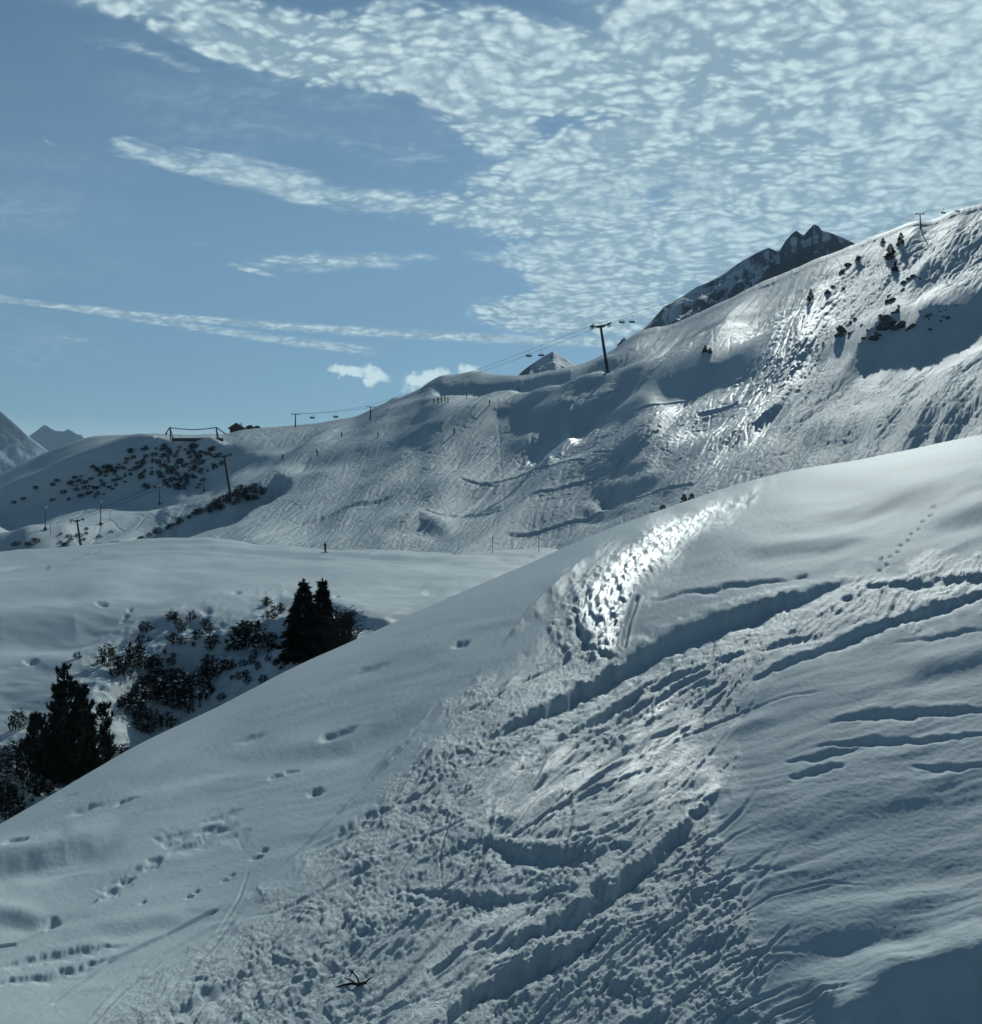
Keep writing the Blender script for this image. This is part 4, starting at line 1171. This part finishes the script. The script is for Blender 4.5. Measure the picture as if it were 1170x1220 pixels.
def build_shrubs():
    R = random.Random(8)
    P = B.pick(405, 790); P.z -= .1
    o = make_bush('bush', P, 4.2, 2.0, R, stems=60, leaves=8, twigs=12, leafsize=.075, spread=.5); o.scale = (top_height(P, 722) / 4.4,) * 3
    tag(o, 'large twiggy olive bush right of the two spruces', 'bush')
    protos = [make_bush('shrub', (0, 0, 0), 1.0, .8, R, stems=20, leaves=6, twigs=7, leafsize=.065, spread=.75, snow=26) for _ in range(4)]
    used = [False] * 4
    made = {}
    def put(sheet, x, y, h, wf, label, group):
        k = R.randrange(4)
        o = copy_tree(protos[k]) if used[k] else protos[k]; used[k] = True
        P = sheet.pick(x, y); px = P.y / F
        o.location = P - Vector((0, 0, .05)); sc = h * px * 1.1; wf = wf * .8
        o.scale = (sc * wf, sc * wf, sc * (.8 if sheet is S else 1)); o.rotation_euler = (0, 0, R.uniform(0, 6))
        tag(o, label, 'shrub', group); made.setdefault(label, []).append((x, y, h, o))
    G1 = 'bare shrubs poking through the snow of the gully'
    named = [(160, 790, 22, 1.2, 'upright bare-twigged shrub at the top left of the gully thicket'), (128, 790, 20, 1.1, 'small dark shrub left of the upright twiggy one'),
             (142, 796, 14, 1.6, 'low shrub between the two at the top left of the thicket'), (92, 785, 8, 1, 'tiny lone shrub above the tip of the big pine'),
             (300, 768, 26, 1.3, 'dark ragged shrub in the middle of the upper gully bank'), (318, 775, 22, 1.1, 'ragged shrub just left of the spruces, lower one'), (285, 772, 20, 1.2, 'ragged shrub at the left end of the upper bank clump'),
             (318, 722, 10, 1.2, 'small snow-dusted shrub above the bank, left of the spruces'), (206, 738, 9, 1.6, 'small snow-dusted shrub on the bank, highest of the left ones'),
             (235, 838, 34, .9, 'tall dark shrub beside the foreground crest, nearest the slope'), (215, 828, 28, 1.1, 'dense dark shrub in the heart of the thicket'), (190, 832, 24, 1.1, 'dense dark shrub left of the heart of the thicket'),
             (250, 812, 24, 1.3, 'spreading dark shrub at the right end of the thicket'), (14, 925, 18, 1.3, 'dark shrub left of the big pine at the frame edge'), (4, 955, 20, 1.2, 'shrub cut by the left frame edge beside the pine'),
             (140, 905, 16, 1.6, 'low spreading pine shrub between the big pine and the snow crest'), (415, 790, 16, 1.8, 'low grey-green scrub at the foot of the twiggy bush')]
    for x, y, h, wf, lb in named: put(B, x, y, h, wf, lb, G1)
    for x, y in scatter([(120, 800), (175, 790), (240, 800), (250, 830), (215, 860), (180, 880), (150, 860), (135, 830)], 26, R, 8): put(B, x, y, R.uniform(9, 20), R.uniform(.9, 1.6), 'dark bare shrub in the dense thicket between the pine and the foreground crest', G1)
    for x, y in scatter([(165, 745), (215, 735), (270, 750), (330, 725), (350, 745), (340, 790), (260, 805), (190, 790), (160, 770)], 40, R, 8): put(B, x, y, R.uniform(5, 12), R.uniform(.9, 1.8), 'small sparse shrub on the snowy gully bank left of the spruces', G1)
    for x, y in scatter([(240, 790), (330, 780), (350, 800), (260, 840)], 12, R, 8): put(B, x, y, R.uniform(5, 11), R.uniform(.7, 1.3), 'small shrub in the shaded gully floor below the spruces', G1)
    for x, y in scatter([(0, 860), (30, 870), (40, 930), (30, 980), (0, 990)], 12, R, 9): put(B, x, y, R.uniform(8, 22), R.uniform(.8, 1.4), 'shrub in the dark hollow left of the big pine', G1)
    G2 = 'dwarf pines on the shaded left hill'
    pts = [(17, 598), (28, 594), (42, 581), (63, 577), (68, 572), (84, 576), (63, 595), (82, 595), (76, 586), (96, 591), (111, 556), (131, 556), (130, 561), (139, 571), (123, 575), (116, 588)]
    for x, y in pts: put(S, x, y + 2, R.uniform(3.5, 6.5), R.uniform(1.0, 1.6), 'scattered dwarf pine on the left part of the shaded hill face', G2)
    for x, y in scatter([(80, 572), (100, 562), (150, 545), (160, 560), (150, 580), (110, 592), (90, 588)], 56, R, 3.2): put(S, x, y + 2, R.uniform(1.8, 5), R.uniform(1.0, 1.7), 'dwarf pine in the mid-hill cluster above the piste', G2)
    for x, y in scatter([(150, 538), (185, 530), (262, 530), (268, 552), (235, 582), (200, 590), (170, 580), (160, 560)], 104, R, 3.0): put(S, x, y + 3, R.uniform(3.2, 8), R.uniform(.8, 1.3), 'dark shrub in the dense thicket below the hilltop gantry', G2)
    G3 = 'shrubs along the dark bank beside the left pylon'
    for x, y in scatter([(150, 650), (200, 628), (250, 605), (280, 585), (310, 583), (320, 590), (280, 604), (230, 618), (170, 645)], 42, R, 4.0): put(S, x, y, R.uniform(4, 9), R.uniform(.9, 1.5), 'dark shrub on the shaded bank running down below the left pylon', G3)
    for x, y in scatter([(5, 650), (60, 640), (130, 625), (140, 632), (100, 650), (30, 658)], 16, R, 6): put(S, x, y, R.uniform(3, 7), R.uniform(1, 1.6), 'dark shrub in the shaded dip beneath the left piste', G3)
    short = {'dark bare shrub in the dense thicket between the pine and the foreground crest': 'thicket between pine and foreground crest', 'small sparse shrub on the snowy gully bank left of the spruces': 'snowy bank left of the spruces',
             'small shrub in the shaded gully floor below the spruces': 'gully floor below the spruces', 'shrub in the dark hollow left of the big pine': 'hollow left of the big pine', 'scattered dwarf pine on the left part of the shaded hill face': 'scattered patch at the hill\'s left',
             'dwarf pine in the mid-hill cluster above the piste': 'mid-hill cluster above the piste', 'dark shrub in the dense thicket below the hilltop gantry': 'thicket below the hilltop gantry', 'dark shrub on the shaded bank running down below the left pylon': 'bank below the left pylon',
             'dark shrub in the shaded dip beneath the left piste': 'dip beneath the left piste'}
    nth = ['leftmost', 'second from left', 'third from left', 'fourth from left', 'fifth from left', 'sixth from left', 'seventh from left', 'eighth from left', 'ninth from left', 'tenth from left']
    for lb, sh in short.items():
        L = sorted(made.get(lb, []), key=lambda q: q[1]); n = len(L)
        rows = max(1, math.ceil(n / 9)); hs = sorted(q[2] for q in L)
        rn = {1: ['only'], 2: ['upper', 'lower'], 3: ['top', 'middle', 'bottom']}.get(rows) or ['topmost', 'second', 'third', 'fourth', 'fifth', 'sixth', 'seventh', 'eighth', 'ninth', 'tenth', 'eleventh', 'twelfth', 'thirteenth'][:rows]
        per = math.ceil(n / rows)
        for r in range(rows):
            row = sorted(L[r * per:(r + 1) * per], key=lambda q: q[0])
            for i, (x, y, h, o) in enumerate(row):
                sz = 'small' if h < hs[n // 3] else 'large' if h > hs[2 * n // 3] else 'mid-sized'
                o['label'] = f'{sz} dark shrub, {nth[i]} in {rn[r]} row, {sh}'


build_shrubs()


# ------------------------------------------------------------------ rocks
def make_rock(R, flat=.7):
    import bmesh
    bm = bmesh.new(); bmesh.ops.create_icosphere(bm, subdivisions=3, radius=1)
    o1 = R.uniform(0, 99)
    from mathutils import noise as mn
    planes = [(Vector((R.gauss(0, 1), R.gauss(0, 1), R.gauss(0, 1))).normalized(), R.uniform(.55, .85)) for _ in range(9)]
    for v in bm.verts:
        for n_, d_ in planes:
            k = v.co.dot(n_)
            if k > d_: v.co -= n_ * (k - d_)
        v.co *= 1 + .22 * mn.noise(v.co * 1.7 + Vector((o1, 0, 0))) + .10 * mn.noise(v.co * 4.5 + Vector((0, o1, 0)))
        v.co.z *= flat
    me = bpy.data.meshes.new('rock'); bm.to_mesh(me); bm.free(); me.materials.append(M_ROCK)
    return me


def build_rocks():
    R = random.Random(21)
    mes = [make_rock(R) for _ in range(6)]
    data = [(1004, 396, 7, 'outcrop stone left of the main rock group'), (1000, 401, 5, 'lower stone of the outcrop left of the main rocks'), (1019, 381, 3, 'small stone up-slope of the left outcrop'), (1013, 386, 3.4, 'stone joining the left outcrop to the one above'), (1027, 388, 2.5, 'small stone between left outcrop and main rocks'),
            (1029, 404, 3.5, 'small stone at the lower left of the main rocks'), (1041, 406, 7, 'lowest dark rock of the main group'), (1046, 400, 5, 'dark rock above the lowest of the main group'), (1052, 392, 10, 'largest left rock of the main group'), (1058, 383, 8, 'brownish rock at the top of the main group'),
            (1068, 392, 9, 'large right rock of the main group'), (1063, 388, 8, 'rock in the heart of the main group'), (1074, 390, 6, 'right shoulder rock of the main group'), (1084, 392, 5.5, 'detached rock right of the main group'), (1089, 389, 3, 'chip beside the detached rock'),
            (1108, 395, 2.6, 'lone stone at the foot of the shaded hollow'), (1104, 379, 3.6, 'largest of the stones in the shaded hollow'), (1109, 376, 3, 'stone touching the largest in the hollow'), (1107, 382, 1.8, 'chip below the hollow stones'), (1121, 383, 2.6, 'left of the twin stones in the hollow'), (1129, 381, 3.2, 'right of the twin stones in the hollow'), (1125, 379, 2, 'chip above the twin stones'),
            (1096, 372, 1.6, 'tiny stone at the upper left of the hollow'), (1120, 373, 1.6, 'tiny stone at the top middle of the hollow'), (1127, 370, 1.7, 'tiny stone right of the top middle one'), (1139, 365, 1.7, 'tiny stone furthest right in the hollow'),
            (1069, 373, 5, 'rock just above the main group'), (1064, 374, 3, 'small rock left of the one above the main group'), (1063, 359, 5, 'rock pair halfway to the upper outcrop, right one'), (1058, 361, 4, 'rock pair halfway to the upper outcrop, left one'), (1060, 353, 2.8, 'thin stone above the halfway pair'),
            (1077, 338, 4.5, 'left rock of the upper outcrop below the lone tree'), (1087, 332, 4.5, 'middle rock of the upper outcrop'), (1095, 333, 2, 'right chip of the upper outcrop'), (1076, 346, 2.5, 'stone under the upper outcrop'), (1082, 334, 3, 'stone joining the upper outcrop'),
            (986, 350, 4.5, 'lowest dark rock of the diagonal band near the ridge'), (992, 342, 3.2, 'second lowest rock of the diagonal band'), (1003, 326, 4.5, 'middle rock of the diagonal band near the ridge'), (1011, 318, 4.5, 'upper middle rock of the diagonal band'), (1022, 311, 4.5, 'highest rock of the diagonal band'), (1004, 344, 2.6, 'small stone right of the lowest band rock'),
            (1012, 399, 2.6, 'chip right of the left outcrop'), (981, 409, 2, 'isolated stone low on the left'), (1034, 395, 2.4, 'chip left of the largest rock'), (1049, 378, 3, 'stone up-slope left of the brownish rock'), (1071, 365, 2.5, 'stone between main group and halfway pair')]
    for x, y, r, lb in data:
        P = S.pick(x, y); k = P.y / F
        o = bpy.data.objects.new('rock', R.choice(mes)); COL.objects.link(o)
        r = r * 1.05; o.location = P + Vector((0, 0, r * k * .1)); o.scale = (r * k * R.uniform(.85, 1.3), r * k * R.uniform(.8, 1.3), r * k * R.uniform(.8, 1.25))
        o.rotation_euler = (R.uniform(-.4, .4), R.uniform(-.9, .1), R.uniform(0, 6))
        tag(o, 'dark rock: ' + lb, 'rock', 'dark rocks on the right slope')


build_rocks()


# ------------------------------------------------------------------ ski lift
def make_pylon(H, arm=5.2):
    o = empty('lift_pylon', (0, 0, 0))
    m = MB(); m.tube([(0, 0, -1), (0, 0, H * .5), (0, 0, H)], [.50, .42, .33], 12); m.build('mast', M_STEEL, o)
    m = MB(); m.tube([(0, 0, -1.2), (0, 0, .25)], [.95, .85], 12); m.build('footing', M_ROCK, o)
    m = MB(); m.box((0, 0, H), (arm, .34, .34)); m.box((0, 0, H - .35), (arm * .45, .25, .3)); m.build('crossarm', M_STEEL, o)
    for sx in (-1, 1):
        m = MB(); x = sx * arm * .48
        m.box((x, 0, H + .28), (.14, 3.4, .2)); bb = m.build('sheave_beam', M_DARK, o)
        for j in range(6):
            w = MB(); y = -1.5 + .6 * j
            w.tube([(x - .09, y, H + .28), (x + .09, y, H + .28)], .25, 10); w.build('sheave', M_DARK, bb)
        m = MB(); m.box((x, 0, H - .45), (.7, 2.8, .06))
        for y in (-1.35, 1.35): m.tube([(x, y, H - .45), (x, y, H + .55)], .035, 5)
        m.tube([(x, -1.35, H + .55), (x, 1.35, H + .55)], .035, 5); m.build('service_platform', M_STEEL, o)
    for x in (-arm * .36, 0, arm * .36):
        m = MB(); m.tube([(x - .28, 0, H + .1), (x - .28, 0, H + 1.0), (x + .28, 0, H + 1.0), (x + .28, 0, H + .1)], .055, 5); m.build('lifting_frame', M_STEEL, o)
    m = MB()
    for sx in (-.18, .18): m.tube([(sx, -.58, 0), (sx, -.40, H - .2)], .03, 4)
    for j in range(int(H / .45)):
        z = .3 + .45 * j; y = -.58 + .18 * z / H
        m.tube([(-.18, y, z), (.18, y, z)], .018, 4, False)
    m.build('ladder', M_STEEL, o)
    return o


def make_chair():
    o = empty('lift_chair', (0, 0, 0))          # origin at the rope
    m = MB(); m.box((0, 0, 0), (.12, .45, .16)); m.build('rope_grip', M_DARK, o)
    m = MB(); m.tube([(0, 0, 0), (.12, 0, -.25), (.12, .02, -1.2), (0, .1, -1.35)], .045, 6); m.tube([(-1.05, .1, -1.35), (1.05, .1, -1.35)], .04, 6)
    for sx in (-1.05, 1.05): m.tube([(sx, .1, -1.35), (sx, .15, -2.25), (sx, -.35, -2.3)], .035, 6)
    m.build('hanger', M_STEEL, o)
    m = MB(); m.box((0, -.08, -2.25), (2.1, .5, .09)); m.build('seat', M_DARK, o)
    m = MB(); m.box((0, .2, -1.92), (2.1, .08, .55)); m.build('backrest', M_DARK, o)
    m = MB(); m.tube([(-1.0, .12, -1.5), (-1.0, -.55, -1.95), (1.0, -.55, -1.95), (1.0, .12, -1.5)], .03, 5); m.tube([(0, -.55, -1.95), (0, -.5, -2.7)], .025, 5); m.tube([(-.6, -.5, -2.7), (.6, -.5, -2.7)], .03, 5)
    m.build('safety_bar', M_STEEL, o)
    return o


def build_lift():
    spec = [(724, 444, 388, -9, 'tallest lift pylon, leaning left in front of the skyline', 14.0, .18),
            (1097, 273, 255, -3, 'lift pylon on the ridge top at the upper right', 9.0, .1),
            (274, 587, 543, -9, 'lift pylon standing over the dark bank on the left', 12.0, .35),
            (97, 656, 620, -8, 'dark lift pylon in the shaded dip near the left edge', 10.0, .5),
            (352, 509, 494, 0, 'small lift pylon on the skyline right of the huts', 5.0, .1),
            (441, 500, 485, 3, 'small lift pylon where the left skyline starts to climb', 5.0, .2)]
    heads = []; cache = {}
    for (x, y, yt, lean, lb, H, yaw) in spec:
        P = S.pick(x, y); h = (y - yt) / F * P.y
        if not cache: o = make_pylon(13.0); cache['p'] = o
        else: o = copy_tree(cache['p'])
        o.location = P; k = h / 13.0; wide = max(k, .62)
        o.scale = (wide, wide, k); o.rotation_euler = (0, math.radians(lean), yaw)
        tag(o, lb, 'lift pylon', 'chairlift pylons')
        up = Euler((0, math.radians(lean), yaw)).to_matrix() @ Vector((0, 0, h + .5 * k))
        ax = Euler((0, math.radians(lean), yaw)).to_matrix() @ Vector((5.2 * .48 * wide, 0, 0))
        heads.append((P + up, ax))
    # the hauling ropes of the lift
    order = [4, 5, 0, 1]
    far = S.pick(1260, 232) + Vector((0, 0, 6))
    lines = {}
    for sx in (-1, 1):
        pts = [heads[i][0] + heads[i][1] * sx for i in order] + [far + Vector((sx * 2, 0, 0))]
        lines[sx] = pts; out = []
        for p, q in zip(pts[:-1], pts[1:]):
            sag = (q - p).length * .012
            for i in range(16):
                t = i / 16; out.append(p.lerp(q, t) - Vector((0, 0, 4 * sag * t * (1 - t))))
        out.append(pts[-1])
        m = MB(); m.tube(out, .045, 5); o = m.build('hauling_rope', M_DARK)
        tag(o, 'thin steel rope of the chairlift, ' + ('uphill' if sx < 0 else 'downhill') + ' side', 'cable', 'chairlift ropes')
    for sx in (-1, 1):
        p, q = heads[3][0] + heads[3][1] * sx, heads[2][0] + heads[2][1] * sx
        m = MB(); m.tube([p.lerp(q, t / 12) - Vector((0, 0, 3 * (t / 12) * (1 - t / 12))) for t in range(13)], .045, 5); o = m.build('hauling_rope', M_DARK)
        tag(o, 'steel rope between the two lower left pylons, ' + ('left' if sx < 0 else 'right') + ' strand', 'cable', 'lower lift ropes')
    ch = None
    def on_line(sx, px):
        pts = lines[sx]
        for p, q in zip(pts[:-1], pts[1:]):
            a_, b_ = CX + F * p.x / p.y, CX + F * q.x / q.y
            if a_ <= px <= b_:
                u = (px - CX) / F; t = (u * p.y - p.x) / ((q.x - p.x) - u * (q.y - p.y))
                return p.lerp(q, t) - Vector((0, 0, 4 * (q - p).length * .012 * t * (1 - t)))
    for (px, sx, lb) in ((741, -1, 'pale chair hanging just right of the tall pylon'), (753, 1, 'dark chair hanging second to the right of the tall pylon'), (1124, -1, 'chair hanging nearer the ridge-top pylon'), (1141, 1, 'chair hanging at the far right above the ridge'),
                         (630, -1, 'left chair before the small pale pyramid peak'), (645, 1, 'right chair before the small pale pyramid peak'), (400, 1, 'tiny chair between the two small skyline pylons'), (372, -1, 'tiny chair just right of the small left skyline pylon')):
        if ch is None: ch = make_chair(); o = ch
        else: o = copy_tree(ch)
        o.location = on_line(sx, px); o.rotation_euler = (0, 0, .3)
        tag(o, lb, 'lift chair', 'chairs on the lift')


build_lift()


def build_small():
    # snow lances
    proto = None
    for (x, y, yt, lb) in ((54, 632, 604, 'snow lance on the piste nearest the left edge'), (120, 626, 597, 'snow lance second from the left beside the piste'), (190, 602, 577, 'snow lance third from the left below the thicket'), (243, 586, 561, 'snow lance just left of the leaning pylon')):
        P = S.pick(x, y); h = top_height(P, yt)
        if proto is None:
            o = proto = empty('snow_lance', P)
            m = MB(); m.tube([(0, 0, -.3), (0, 0, 8)], [.16, .10], 7); m.build('pole', M_STEEL, o)
            m = MB(); m.tube([(0, 0, 8), (.15, 0, 8.5), (.5, 0, 8.9)], [.22, .28, .16], 8); m.build('nozzle_head', M_PALE, o)
            m = MB(); m.box((0, 0, .5), (.7, .6, 1.1)); m.tube([(0, 0, 0), (1.1, 0, .9)], .06, 5); m.build('hydrant_box', M_DARK, o)
        else: o = copy_tree(proto); o.location = P
        o.scale = (1, 1, h / 8.6)
        tag(o, lb, 'snow lance', 'snow lances beside the left piste')
    # piste marker poles
    proto = None
    for (sh, x, y, h, lb) in ((B, 587, 659, 3.0, 'thin piste marker pole left of the pair on the ski road'), (B, 642, 659, 3.0, 'thin piste marker pole right of the pair on the ski road'), (S, 60, 641, 3.4, 'thin marker pole on the left piste'), (S, 131, 622, 3.2, 'thin marker pole right of the second snow lance')):
        P = sh.pick(x, y)
        if proto is None:
            o = proto = empty('marker_pole', P)
            m = MB(); m.tube([(0, 0, -.2), (0, 0, 2.2)], .05, 6); m.build('pole', M_DARK, o)
            m = MB(); m.tube([(0, 0, 2.0), (0, 0, 2.22)], .09, 8); m.build('marker_cap', M_CLOTH[2], o)
        else: o = copy_tree(proto); o.location = P
        o.scale = (1, 1, h / 2.2)
        tag(o, lb, 'marker pole', 'piste marker poles')
    # gantry on the hill edge
    def at(x, y, Y): return Vector(((x - CX) / F * Y, Y, (CY - y) / F * Y))
    Y = S.pick(232, 526).y
    o = empty('gantry', at(204, 522, Y)); inv = -o.location
    def part(name, segs, r, mat=M_DARK):
        m = MB()
        for sgm in segs: m.tube([at(x, y, Y + d) + inv for x, y, d in sgm], r, 6)
        m.build(name, mat, o)
    part('trestle', [[(202.5, 509, 0), (206.5, 524, 0)], [(202.5, 509, 0), (203.5, 524, 4)], [(202.5, 509, 0), (198, 516, -1)]], .22)
    part('trestle', [[(257.5, 509, 0), (261, 524, 0)], [(257.5, 509, 0), (259, 524, 4)], [(257.5, 509, 0), (269.5, 517.5, 1)]], .22)
    part('sagging_beam', [[(202.5, 509.5, 0), (215, 511, 0), (230, 512, 0), (245, 511, 0), (257.5, 509.5, 0)]], .20)
    part('counterweight', [[(197.5, 516, -1), (198.5, 517.5, -1)]], .5)
    tag(o, 'dark steel gantry of two trestles and a sagging beam on the left hilltop', 'gantry')
    m = MB(); a_, b_ = at(205, 523.4, Y - 1), at(266, 524.4, Y - 1)
    mid = (a_ + b_) / 2; ang = math.atan2(b_.y - a_.y, b_.x - a_.x)
    m.box((0, 0, 0), ((b_ - a_).length, 1.2, 1.3)); w = m.build('retaining_wall', M_DARK); w.location = mid; w.rotation_euler = (0, 0, ang)
    tag(w, 'low dark retaining wall under the hilltop gantry', 'wall')
    # huts beyond the brow
    def hut(x, ybase, wpx, hpx, Yh, ridge, lb):
        k = Yh / F; W = wpx * k; Hh = hpx * k
        h = empty('mountain_hut', at(x, ybase + 3, Yh)); tag(h, lb, 'hut')
        eave = Hh * ridge + 3 * k
        m = MB(); n = len(m.v); d = W * .45
        m.v += [Vector(p) for p in ((-W * .4, -d, -2), (W * .4, -d, -2), (W * .4, d, -2), (-W * .4, d, -2), (-W * .4, -d, eave), (W * .4, -d, eave), (W * .4, d, eave), (-W * .4, d, eave), (0, -d, Hh + 3 * k - .15), (0, d, Hh + 3 * k - .15))]
        m.f += [(0, 1, 5, 8, 4), (3, 7, 9, 6, 2), (0, 4, 7, 3), (1, 2, 6, 5)]
        m.build('wall', M_WOOD, h)
        for sx in (-1, 1):
            r_ = MB(); p = [Vector((sx * W * .52, -d * 1.12, eave - .3)), Vector((0, -d * 1.12, Hh + 3 * k)), Vector((0, d * 1.12, Hh + 3 * k)), Vector((sx * W * .52, d * 1.12, eave - .3))]
            t_ = Vector((0, 0, .25)); r_.v += p + [q + t_ for q in p]
            r_.f += [(0, 1, 2, 3), (4, 7, 6, 5), (0, 4, 5, 1), (1, 5, 6, 2), (2, 6, 7, 3), (3, 7, 4, 0)]
            r_.build('roof', M_WOOD, h)
        c_ = MB(); c_.box((W * .2, 0, Hh * .9 + 3 * k), (.5, .5, 1.1)); c_.build('chimney', M_ROCK, h)
        wn = MB(); wn.box((0, -d - .02, eave * .6), (.9, .08, .8)); wn.build('window', M_DARK, h)
    hut(283.5, 512.5, 19, 7.5, 512, .25, 'larger dark gabled hut roof above the left skyline')
    hut(298, 511, 9, 3.8, 515, .6, 'small low hut right of the gabled one')
    hut(306.5, 511, 8, 3.0, 515, .7, 'smallest low hut at the right of the group')
    # dead twig in the foreground
    P = N.pick(427, 1176); k = P.y / F
    o = empty('broken_branch', P + Vector((0, 0, .03))); tag(o, 'dark forked broken branch lying on the churned foreground snow', 'branch')
    def q(x, y, d=0): return Vector(((x - 427) * k, d * k, (1174 - y) * k * 1.0))
    m = MB(); m.tube([q(436, 1174, 6), q(427, 1174.5, 2), q(418, 1173.5, 2), q(408, 1174.5, 0), q(400, 1176.5, -2), q(392, 1179, -4)], [.022, .020, .017, .013, .010, .006], 7); m.build('main_stem', M_TWIG, o)
    for pts in ([(428, 1174, 3), (424, 1168, 8), (418, 1163.5, 12), (413, 1160.5, 14)], [(427, 1175, 2), (422, 1179, -2), (418, 1183.5, -4)], [(418, 1164, 12), (415, 1169, 9)], [(422, 1173.5, 4), (415, 1170.5, 7), (409, 1170, 8)],
                [(434, 1174, 5), (440, 1170, 8), (444, 1168.5, 9)], [(405, 1175, 0), (402, 1179, -3)], [(418, 1164, 12), (420, 1161.5, 14)]):
        m = MB(); m.tube([q(*p) for p in pts], [.014] + [.010] * (len(pts) - 2) + [.004], 5); m.build('side_twig', M_TWIG, o)


build_small()


# ------------------------------------------------------------------ skiers
def make_skier(mat):
    """small standing skier: body grown as one surface over a skeleton"""
    o = empty('person', (0, 0, 0))
    J = {'pel': (0, .0, .92, .15), 'wai': (0, -.03, 1.08, .14), 'che': (0, -.08, 1.32, .17), 'nec': (0, -.12, 1.48, .07), 'hea': (0, -.14, 1.60, .10), 'top': (0, -.14, 1.70, .08)}
    for sx, n in ((-1, 'l'), (1, 'r')):
        J['hip' + n] = (sx * .10, 0, .88, .11); J['kne' + n] = (sx * .13, -.12, .50, .085); J['ank' + n] = (sx * .13, .04, .12, .065); J['toe' + n] = (sx * .13, -.14, .07, .055)
        J['sho' + n] = (sx * .20, -.08, 1.42, .075); J['elb' + n] = (sx * .32, -.14, 1.16, .055); J['han' + n] = (sx * .30, -.38, 1.06, .045)
    E = [('pel', 'wai'), ('wai', 'che'), ('che', 'nec'), ('nec', 'hea'), ('hea', 'top')]
    for n in 'lr': E += [('pel', 'hip' + n), ('hip' + n, 'kne' + n), ('kne' + n, 'ank' + n), ('ank' + n, 'toe' + n), ('che', 'sho' + n), ('sho' + n, 'elb' + n), ('elb' + n, 'han' + n)]
    ks = list(J); me = bpy.data.meshes.new('body')
    me.from_pydata([J[k][:3] for k in ks], [(ks.index(a_), ks.index(b_)) for a_, b_ in E], [])
    b = bpy.data.objects.new('body', me); COL.objects.link(b); b.parent = o
    sk = b.modifiers.new('skin', 'SKIN'); sk.use_smooth_shade = True
    for i, k in enumerate(ks): me.skin_vertices[0].data[i].radius = (J[k][3], J[k][3])
    me.skin_vertices[0].data[0].use_root = True
    b.modifiers.new('sub', 'SUBSURF').levels = 1
    dg = bpy.context.evaluated_depsgraph_get(); me2 = bpy.data.meshes.new_from_object(b.evaluated_get(dg)); b.modifiers.clear(); b.data = me2; me2.name = 'body'
    me2.materials.clear(); me2.materials.append(mat)
    m = MB(); m.tube([(0, -.14, 1.56), (0, -.14, 1.66), (0, -.14, 1.75), (0, -.14, 1.78)], [.125, .135, .09, .02], 10); m.build('helmet', M_DARK, o, True)
    for sx in (-1, 1):
        m = MB(); m.box((sx * .13, -.05, .03), (.09, 1.6, .03)); m.tube([(sx * .13, -.85, .03), (sx * .13, -.98, .12)], [.04, .02], 5); m.build('ski', M_DARK, o)
        m = MB(); m.tube([(sx * .30, -.38, 1.1), (sx * .36, .05, .04)], .014, 5); m.build('ski_pole', M_STEEL, o)
    return o


def build_people():
    R = random.Random(2)
    pr = [make_skier(M_CLOTH[i]) if i != 2 else None for i in range(4)]; used = [False] * 4
    data = [(S, 517, 481, 0, 'skier at the left end of the waiting group on the upper piste', 1), (S, 522, 480, 0, 'skier second from left in the waiting group on the upper piste', 0), (S, 526, 479, 0, 'skier in the middle of the waiting group', 1),
            (S, 530, 478, 0, 'skier second from right in the waiting group', 3), (S, 534, 480, 0, 'slightly lower skier at the right end of the waiting group', 1), (S, 556, 475, 0, 'lone skier right of the waiting group', 0),
            (B, 388, 660, 0, 'lone dark skier on the ski road above the spruces', 1), (S, 450, 522, 0, 'skier crossing the middle piste', 0), (S, 378, 543, 0, 'skier further down on the lower left piste', 3), (S, 337, 548, 0, 'lowest skier on the lower left piste', 1),
            (S, 618, 467, 0, 'skier beneath the flat-topped skyline bank', 1), (S, 583, 484, 0, 'skier on the dark seam below the upper piste', 0), (S, 407, 521, 0, 'crouching skier on the left shoulder of the slope', 1), (S, 541, 518, 0, 'skier among the moguls of the middle slope', 0)]
    for sh, x, y, rz, lb, k in data:
        o = copy_tree(pr[k]) if used[k] else pr[k]; used[k] = True
        o.location = sh.pick(x, y); o.rotation_euler = (0, 0, R.uniform(0, 6.28)); 
        o.scale = (1.12,) * 3
        tag(o, lb, 'skier', 'skiers on the pistes')


build_people()


# ------------------------------------------------------------------ haze
def build_haze():
    m = bpy.data.materials.new('haze_air'); m.use_nodes = True; T = NT(m.node_tree); T.n.clear()
    out = T.node('ShaderNodeOutputMaterial'); v = T.node('ShaderNodeVolumePrincipled'); T.l.new(v.outputs[0], out.inputs['Volume'])
    v.inputs['Color'].default_value = (.48, .74, 1.0, 1); v.inputs['Density'].default_value = HAZE; v.inputs['Anisotropy'].default_value = .2
    m.cycles.homogeneous_volume = True
    mb = MB(); mb.box((0, 0, 900), (26000, 26000, 4600)); o = mb.build('haze', m)
    tag(o, kind='stuff')


HAZE = 4.4e-5
if HAZE: build_haze()
